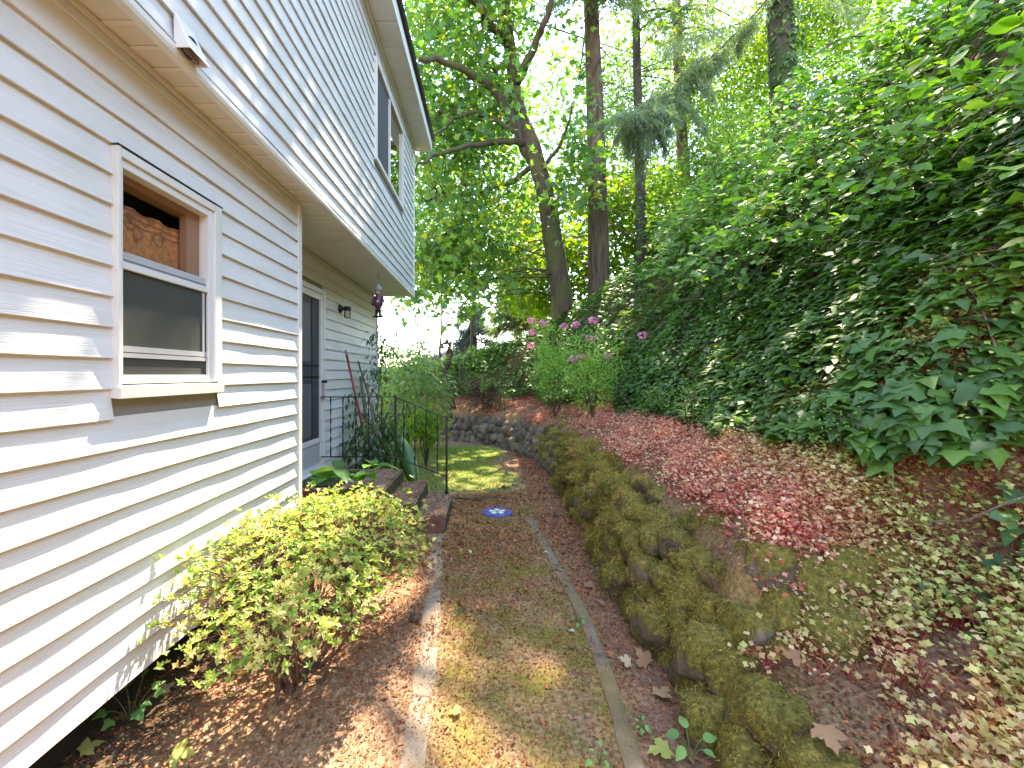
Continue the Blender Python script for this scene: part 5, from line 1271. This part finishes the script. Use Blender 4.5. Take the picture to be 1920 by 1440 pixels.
# round dark shrub and sprig on the far bed
def on_ground(px, py, Y):
    p = at(px, py, Y); p[2] = float(height(p[0], p[1])) - .03; return p
b = on_ground(922, 772, 10.5); c = at(906, 735, 10.5)
bush('round_shrub', 'small round shrub with dark twiggy underside on the far bed', 'shrub', b, c, (.42, .42, .42), 170, 12, .06, (.03, .06), L_DIAM, (M['twig'], M['dead']), shell=.35, tw=.012, nstem=6)
C = c + rand_dirs(70) * np.array([.42, .42, .40]); C = C[(C[:, 2] > c[2] + .08)]; P, I = clump_leaves(C, 22, .07); n = len(P); rs_ = scatter('top_foliage', L_DIAM, P, unit(rng.normal(0, .5, (n, 3)) + [0, 0, .6]), rand_dirs(n), rng.uniform(.03, .06, n), M['rose'], bpy.data.objects['round_shrub']); rs_['kind'] = 'stuff'
b = on_ground(941, 768, 10.3); bush('low_sprig', 'small woody sprig beside the round shrub', 'shrub', b, b + [-.02, 0, .3], (.18, .18, .2), 30, 9, .05, (.03, .06), L_DIAM, (M['twig'], M['fern']), tw=.008)
# roses with pink flower heads
fl = [(1205, 628), (1137, 667), (1107, 634), (1080, 608), (1057, 611), (1018, 604), (996, 600), (998, 622), (996, 648), (1075, 672), (1092, 668), (1113, 600)]
for j, (px, py, Y, rx, rz, lab, sel) in enumerate(((1040, 700, 8.6, .42, .75, 'tall airy rose bush with pink flower heads on the bed', fl[3:9]), (1110, 715, 7.4, .5, .65, 'leafy rose bush with a bright pink bloom beside the ivy', fl[:3] + fl[9:]))):
    c = at(px, py, Y); b = c.copy(); b[2] = float(height(b[0], b[1])) - .02
    ro = bush('rose_bush', lab, 'bush', b, c + [0, 0, .2], (rx, .4, rz * 1.1), 170, 24, .085, (.03, .055), L_DIAM, (M['twig'], M['rose_lit']), shell=.1, tw=.005, nstem=9)
    for (fx, fy) in sel:
        p = at(fx, fy, Y); m = 40; a = rand_dirs(m); Pp = p + a * np.array([.085, .06, .05]); q = scatter('flower_head', L_HERB, Pp, unit(a + [0, -.3, .6]), rand_dirs(m), rng.uniform(.035, .06, m), M['pink'], ro)
        q['kind'] = 'stuff'
        e = smooth_path([b + rng.normal(0, .05, 3) * [1, 1, 0], (b + p) / 2 + rng.normal(0, .08, 3), p], 5); Geo().tube(e, np.linspace(.006, .0025, len(e)), 5).obj('stem', M['twig'], ro, True)
# thin rose saplings on the bed nearer the camera
for (px, py, Y, h, lab) in ((1300, 830, 4.6, .55, 'spindly rose sapling on the bed in front of the ivy'), (1230, 800, 5.6, .5, 'small leafy rose sprout at the foot of the ivy bank'), (1600, 960, 2.6, .45, 'thin leafy sprout among the yellow green herbs')):
    c = at(px, py, Y); b = c.copy(); b[2] = float(height(b[0], b[1])); bush('rose_sapling', lab, 'plant', b, b + [0, 0, h * .6], (.2, .2, h * .5), 26, 14, .05, (.018, .034), L_DIAM, (M['twig'], M['rose']), shell=.1, tw=.003, nstem=4)
# ferns
def fern(px, py, Y, L, lab):
    b = at(px, py, Y); b[2] = max(b[2], float(height(b[0], b[1])) + .02); root = empty('fern', b); tag(root, lab, 'fern', 'ferns on the ivy bank')
    for k in range(13):
        a = k * 2.4; d = np.array([math.cos(a), math.sin(a), 0]); n = 22; f = np.linspace(.05, 1, n); mid = b + d * (f * L * .8)[:, None]; mid[:, 2] += L * (.9 * f - .75 * f * f)
        sd = np.cross(d, [0, 0, 1.0]); P = np.concatenate([mid, mid]); DD = np.concatenate([np.tile(sd + d * .35, (n, 1)), np.tile(-sd + d * .35, (n, 1))]); S = np.tile(L * .2 * np.sin(np.pi * (f * .9 + .08)), 2)
        scatter('frond', L_STRIP, P, np.tile([0, 0, 1.0], (2 * n, 1)) + rng.normal(0, .15, (2 * n, 3)), DD, S, M['fern'], root, wid=np.full(2 * n, L * .035))['kind'] = 'stuff'
fern(1178, 668, 8.2, .55, 'yellow green fern on the ivy bank beside the pink rose'); fern(1195, 618, 9.2, .5, 'smaller fern higher on the ivy bank'); 
# canes against the sky
g = empty('bare_canes', on_ground(868, 715, 11.5)); tag(g, 'thin bare arching canes against the pale sky', 'canes')
for (x0, x1, y1, x2, y2) in ((868, 852, 640, 832, 590), (872, 862, 650, 843, 625), (874, 870, 650, 850, 635), (876, 878, 660, 868, 620)):
    Q = smooth_path([on_ground(x0, 715, 11.5), at((x0 + x1) / 2, 680, 11.5), at(x1, y1, 11.5), at(x2, y2, 11.5)], 6); Geo().tube(Q, np.linspace(.012, .004, len(Q)), 6).obj('cane', M['twig'], g, True)
# background bushes closing the garden behind the lawn
for (px, py, Y, rx, rz, lab, mt_) in ((895, 718, 12.6, .9, .5, 'pale leafy hedge plant behind the round shrub', 'hazel'), (760, 690, 13.5, 1.2, 1.0, 'bright bush behind the large rhododendron', 'lime'), (735, 735, 12.0, .9, .9, 'green bush at the far corner of the house', 'rhodo_lit')):
    c = at(px, py, Y); b = c.copy(); b[2] = float(height(b[0], b[1])) - .02; bush('garden_bush', lab, 'bush', b, c, (rx, .8, rz), 90, 22, .16, (.06, .12), L_DIAM, (M['twig'], M[mt_]), shell=.2)
# neighbour's house
nb = empty('neighbour_house', at(862, 735, 48)); tag(nb, 'pale neighbouring house with a low grey roof beyond the lawn', 'house')
c = at(858, 703, 48); x0, x1 = c[0] - 4.2, c[0] + 2.2
Geo().prism([(x0, -1.9), (x1, -1.9), (x1, 1.2), ((x0 + x1) / 2, 2.5), (x0, 1.2)], 1, 48, 56).obj('wall', M['wall_far'], nb)
mid_ = (x0 + x1) / 2
Geo().prism([(x0 - .5, 1.02), (mid_, 2.52), (x1 + .5, 1.02), (x1 + .5, 1.2), (mid_, 2.75), (x0 - .5, 1.2)], 1, 47.6, 56.4).obj('roof', M['roof_far'], nb)
for k in range(2):
    w_ = Geo().box(mid_ - 1.9 + k * 2.4, mid_ - .9 + k * 2.4, 47.93, 47.99, -.3, .9).obj('window', M['sash_white'], nb); Geo().box(mid_ - 1.8 + k * 2.4, mid_ - 1.0 + k * 2.4, 47.90, 47.928, -.2, .8).obj('pane', M['screen_blue'], w_)
# teal chair on the ridge
ch = empty('garden_chair', at(1132, 556, 13.6)); tag(ch, 'teal garden chair half hidden behind the ivy ridge', 'chair')
o_ = at(1168, 552, 13.4); o_[2] = float(height(o_[0], o_[1])) - .05; ch.location = o_
g = Geo(); n = 14; V = []
for j in range(2):
    for i in range(n + 1):
        a = math.pi * i / n; V.append(o_ + np.array([.24 * math.cos(a), .20 + j * .04 + .10 * math.sin(a), .42 + (.12 if 0 < i < n else 0) + .46 * math.sin(a) ** .7]))
F = [tuple(range(n + 1)), tuple(range(2 * n + 1, n, -1))] + [(i, i + 1, n + 2 + i, n + 1 + i) for i in range(n)] + [(n, 0, n + 1, 2 * n + 1)]
g.add(V, F); g.obj('backrest', M['teal'], ch)
Geo().box(o_[0] - .25, o_[0] + .25, o_[1] - .27, o_[1] + .2, o_[2] + .40, o_[2] + .44).obj('seat', M['teal'], ch, False, .01)
for sx in (-1, 1):
    Geo().tube(smooth_path([o_ + [sx * .27, .22, .62], o_ + [sx * .28, -.1, .64], o_ + [sx * .27, -.27, .58], o_ + [sx * .26, -.27, .42]], 5), .022, 8).obj('armrest', M['teal'], ch, True)
    for sy in (-.25, .2): Geo().tube([o_ + [sx * .23, sy, .42], o_ + [sx * .26, sy * 1.1, 0]], .02, 8).obj('leg', M['teal'], ch, True)

# ------------------------------------------------------------------ small things on the ground
stick = Geo(); Q = smooth_path([(-.46, 5.52, 0), (-.2, 5.5, 0), (.05, 5.55, 0), (.25, 5.5, 0), (.45, 5.44, 0)], 5); Q[:, 2] = height(Q[:, 0], Q[:, 1]) + .008
so = stick.tube(Q, np.linspace(.013, .008, len(Q)), 7).obj('stick', M['twig'], None, True); tag(so, 'long dark stick lying across the path beyond the stepping stone', 'stick')
def cone_mesh():
    g = Geo(); g.lathe((0, 0, 0), [(.006, -.028), (.017, -.02), (.021, 0), (.016, .016), (.006, .03)], 10); return g.mesh('pine_cone', M['twig'])
cm = cone_mesh()
for (px, py, lab) in ((898, 940, 'dark fir cone touching the stick'), (945, 915, 'fir cone on the path near the lawn edge'), (1043, 970, 'fir cone by the mossy hump right of the stepping stone'), (776, 1162, 'fir cone in the soil beside the azalea')):
    Y = F_PX * 1.57 / (py - VPY); p = at(px, py, Y); o = bpy.data.objects.new('fir_cone', cm); COL.objects.link(o); p[2] = float(height(p[0], p[1])) + .02; o.location = p; o.rotation_euler = (1.4, random.random(), random.random() * 3); o.scale = (1.3,) * 3; tag(o, lab, 'fir cone', 'fir cones')
L_FALL = fan([(0, 0, 0), (.16, -.03, 0), (.40, -.08, .05), (.34, .08, .02), (.55, .18, .04), (.62, .44, -.06), (.42, .42, .03), (.34, .50, .02), (.20, .46, .0), (.26, .72, .03), (.12, .78, .02), (0, 1.0, -.08), (-.12, .78, .04), (-.26, .72, .0), (-.20, .46, .04), (-.40, .50, .02), (-.62, .44, .1), (-.52, .18, .0), (-.34, .08, .04), (-.40, -.08, -.03), (-.16, -.03, 0)], .26, .05)
FALL = [leaf_mesh(L_FALL, 'fallen_leaf', M['dead_leaf'], b) for b in (-.25, .3)]; FALY = leaf_mesh(L_FALL, 'fallen_leaf', M['yellow_leaf'], .3); FALP = leaf_mesh(L_OVAL, 'fallen_leaf', M['pale_leaf'], .2)
fl = [(1215, 1250, .10, 0, 'large tan maple leaf in the mulch beside the path'), (1182, 1247, .07, 0, 'curled brown leaf next to the large tan maple leaf'), (1102, 1108, .07, 0, 'small tan leaf by the foot of the stone wall'), (1133, 1140, .06, 0, 'pale tan leaf in the mulch near the bare brown stone'),
      (1078, 1190, .06, 3, 'pale leaf lying on the raised edging'), (1235, 1310, .09, 0, 'dull brown leaf by the little seedlings'), (965, 1020, .05, 3, 'pale green leaf lying mid path'), (880, 1035, .06, 3, 'pale green leaf on the left half of the path'),
      (1018, 1040, .05, 3, 'pale green leaf by the far end of the raised edging'), (862, 1335, .06, 2, 'yellow leaf near the bottom of the path'), (1255, 1410, .10, 2, 'curled yellow green leaf at the bottom by the stone wall'), (1290, 1412, .06, 0, 'orange brown leaf beside the curled green leaf'),
      (322, 1418, .09, 2, 'yellow green leaf on the soil at the lower left'), (300, 1300, .07, 0, 'rusty leaf under the siding by the weed'), (150, 1415, .08, 2, 'dull olive leaf in the shade under the siding'), (650, 1250, .05, 0, 'small brown leaf right of the azalea stems'), (430, 1310, .04, 2, 'small yellow leaf in front of the azalea'),
      (1085, 985, .05, 3, 'pale leaf near the wall foot beyond the edging'), (1052, 925, .05, 3, 'pale leaf at the wall foot near the lawn'), (600, 1308, .05, 0, 'brown leaf on sunlit soil below the azalea')]
for (px, py, sz, kd, lab) in fl:
    Y = F_PX * 1.58 / (py - VPY); p = at(px, py, Y); p[2] = float(height(p[0], p[1])) + .022
    o = put_leaf([FALL[0], FALL[1], FALY, FALP][kd], p, unit(np.array([0, -.1, 1]) + rng.normal(0, .2, 3)), rand_dirs(1)[0], sz, None, 'fallen_leaf'); tag(o, lab, 'leaf', 'fallen leaves')
fl2 = [(1663, 1110, .08, 0, 'brown dead leaf on the bed above the right boulder'), (1568, 745, .07, 0, 'orange dead leaf caught on the ivy'), (1500, 1232, .07, 0, 'tan dead leaf beside the near boulder'), (1545, 1360, .09, 0, 'tan dead leaf among the herbs at the bottom')]
for (px, py, sz, kd, lab) in fl2:
    ray = at(px, py, 1.0); zz_ = np.linspace(1.4, 6, 400); hh_ = height(ray[0] * zz_, zz_); k = np.argmax(ray[2] * zz_ < hh_ + .1); p = ray * zz_[k]; o = put_leaf(FALL[0], p, unit(np.array([-.2, -.5, .8])), rand_dirs(1)[0], sz, None, 'fallen_leaf'); tag(o, lab, 'leaf', 'fallen leaves')
# weeds
WM = leaf_mesh(L_HYD, 'leaf', M['weed'], .15); WI = leaf_mesh(L_IVY, 'leaf', M['weed'], .1)
def weed(px, py, n, size, h, lab, me=WM, z0=-1.58):
    Y = F_PX * -z0 / (py - VPY); b = at(px, py, Y); b[2] = float(height(b[0], b[1])); r_ = empty('weed', b); tag(r_, lab, 'weed')
    for k in range(n):
        a = k * 2.4 + px; e = b + np.array([math.cos(a) * h * rng.uniform(.3, .8), math.sin(a) * h * rng.uniform(.3, .8), h * rng.uniform(.4, 1.0)]); Q = smooth_path([b, (b + e) / 2 + [0, 0, .02], e], 4); Geo().tube(Q, .0018, 5).obj('stem', M['green_stem'], r_, True)
        put_leaf(me, e, unit(np.array([0, -.3, 1]) + rng.normal(0, .25, 3)), np.array([math.cos(a), math.sin(a), -.1]), size * rng.uniform(.7, 1.2), r_)
weed(245, 1350, 9, .06, .15, 'pale green weed growing under the edge of the siding', WI)
weed(1295, 1425, 6, .05, .13, 'small seedling with oval leaves at the foot of the near boulder')
weed(1205, 1370, 6, .03, .05, 'tiny round leaved seedling in the mulch')
weed(1130, 1075, 6, .035, .07, 'little weed at the foot of the mossy wall')
weed(1085, 1170, 5, .03, .05, 'little weed on the raised edging')
weed(1125, 1425, 5, .03, .05, 'tiny weed at the bottom of the path')
weed(760, 985, 6, .05, .08, 'small weed at the front of the lowest step')
weed(560, 1270, 5, .04, .10, 'green sprout at the base of the azalea', WI)
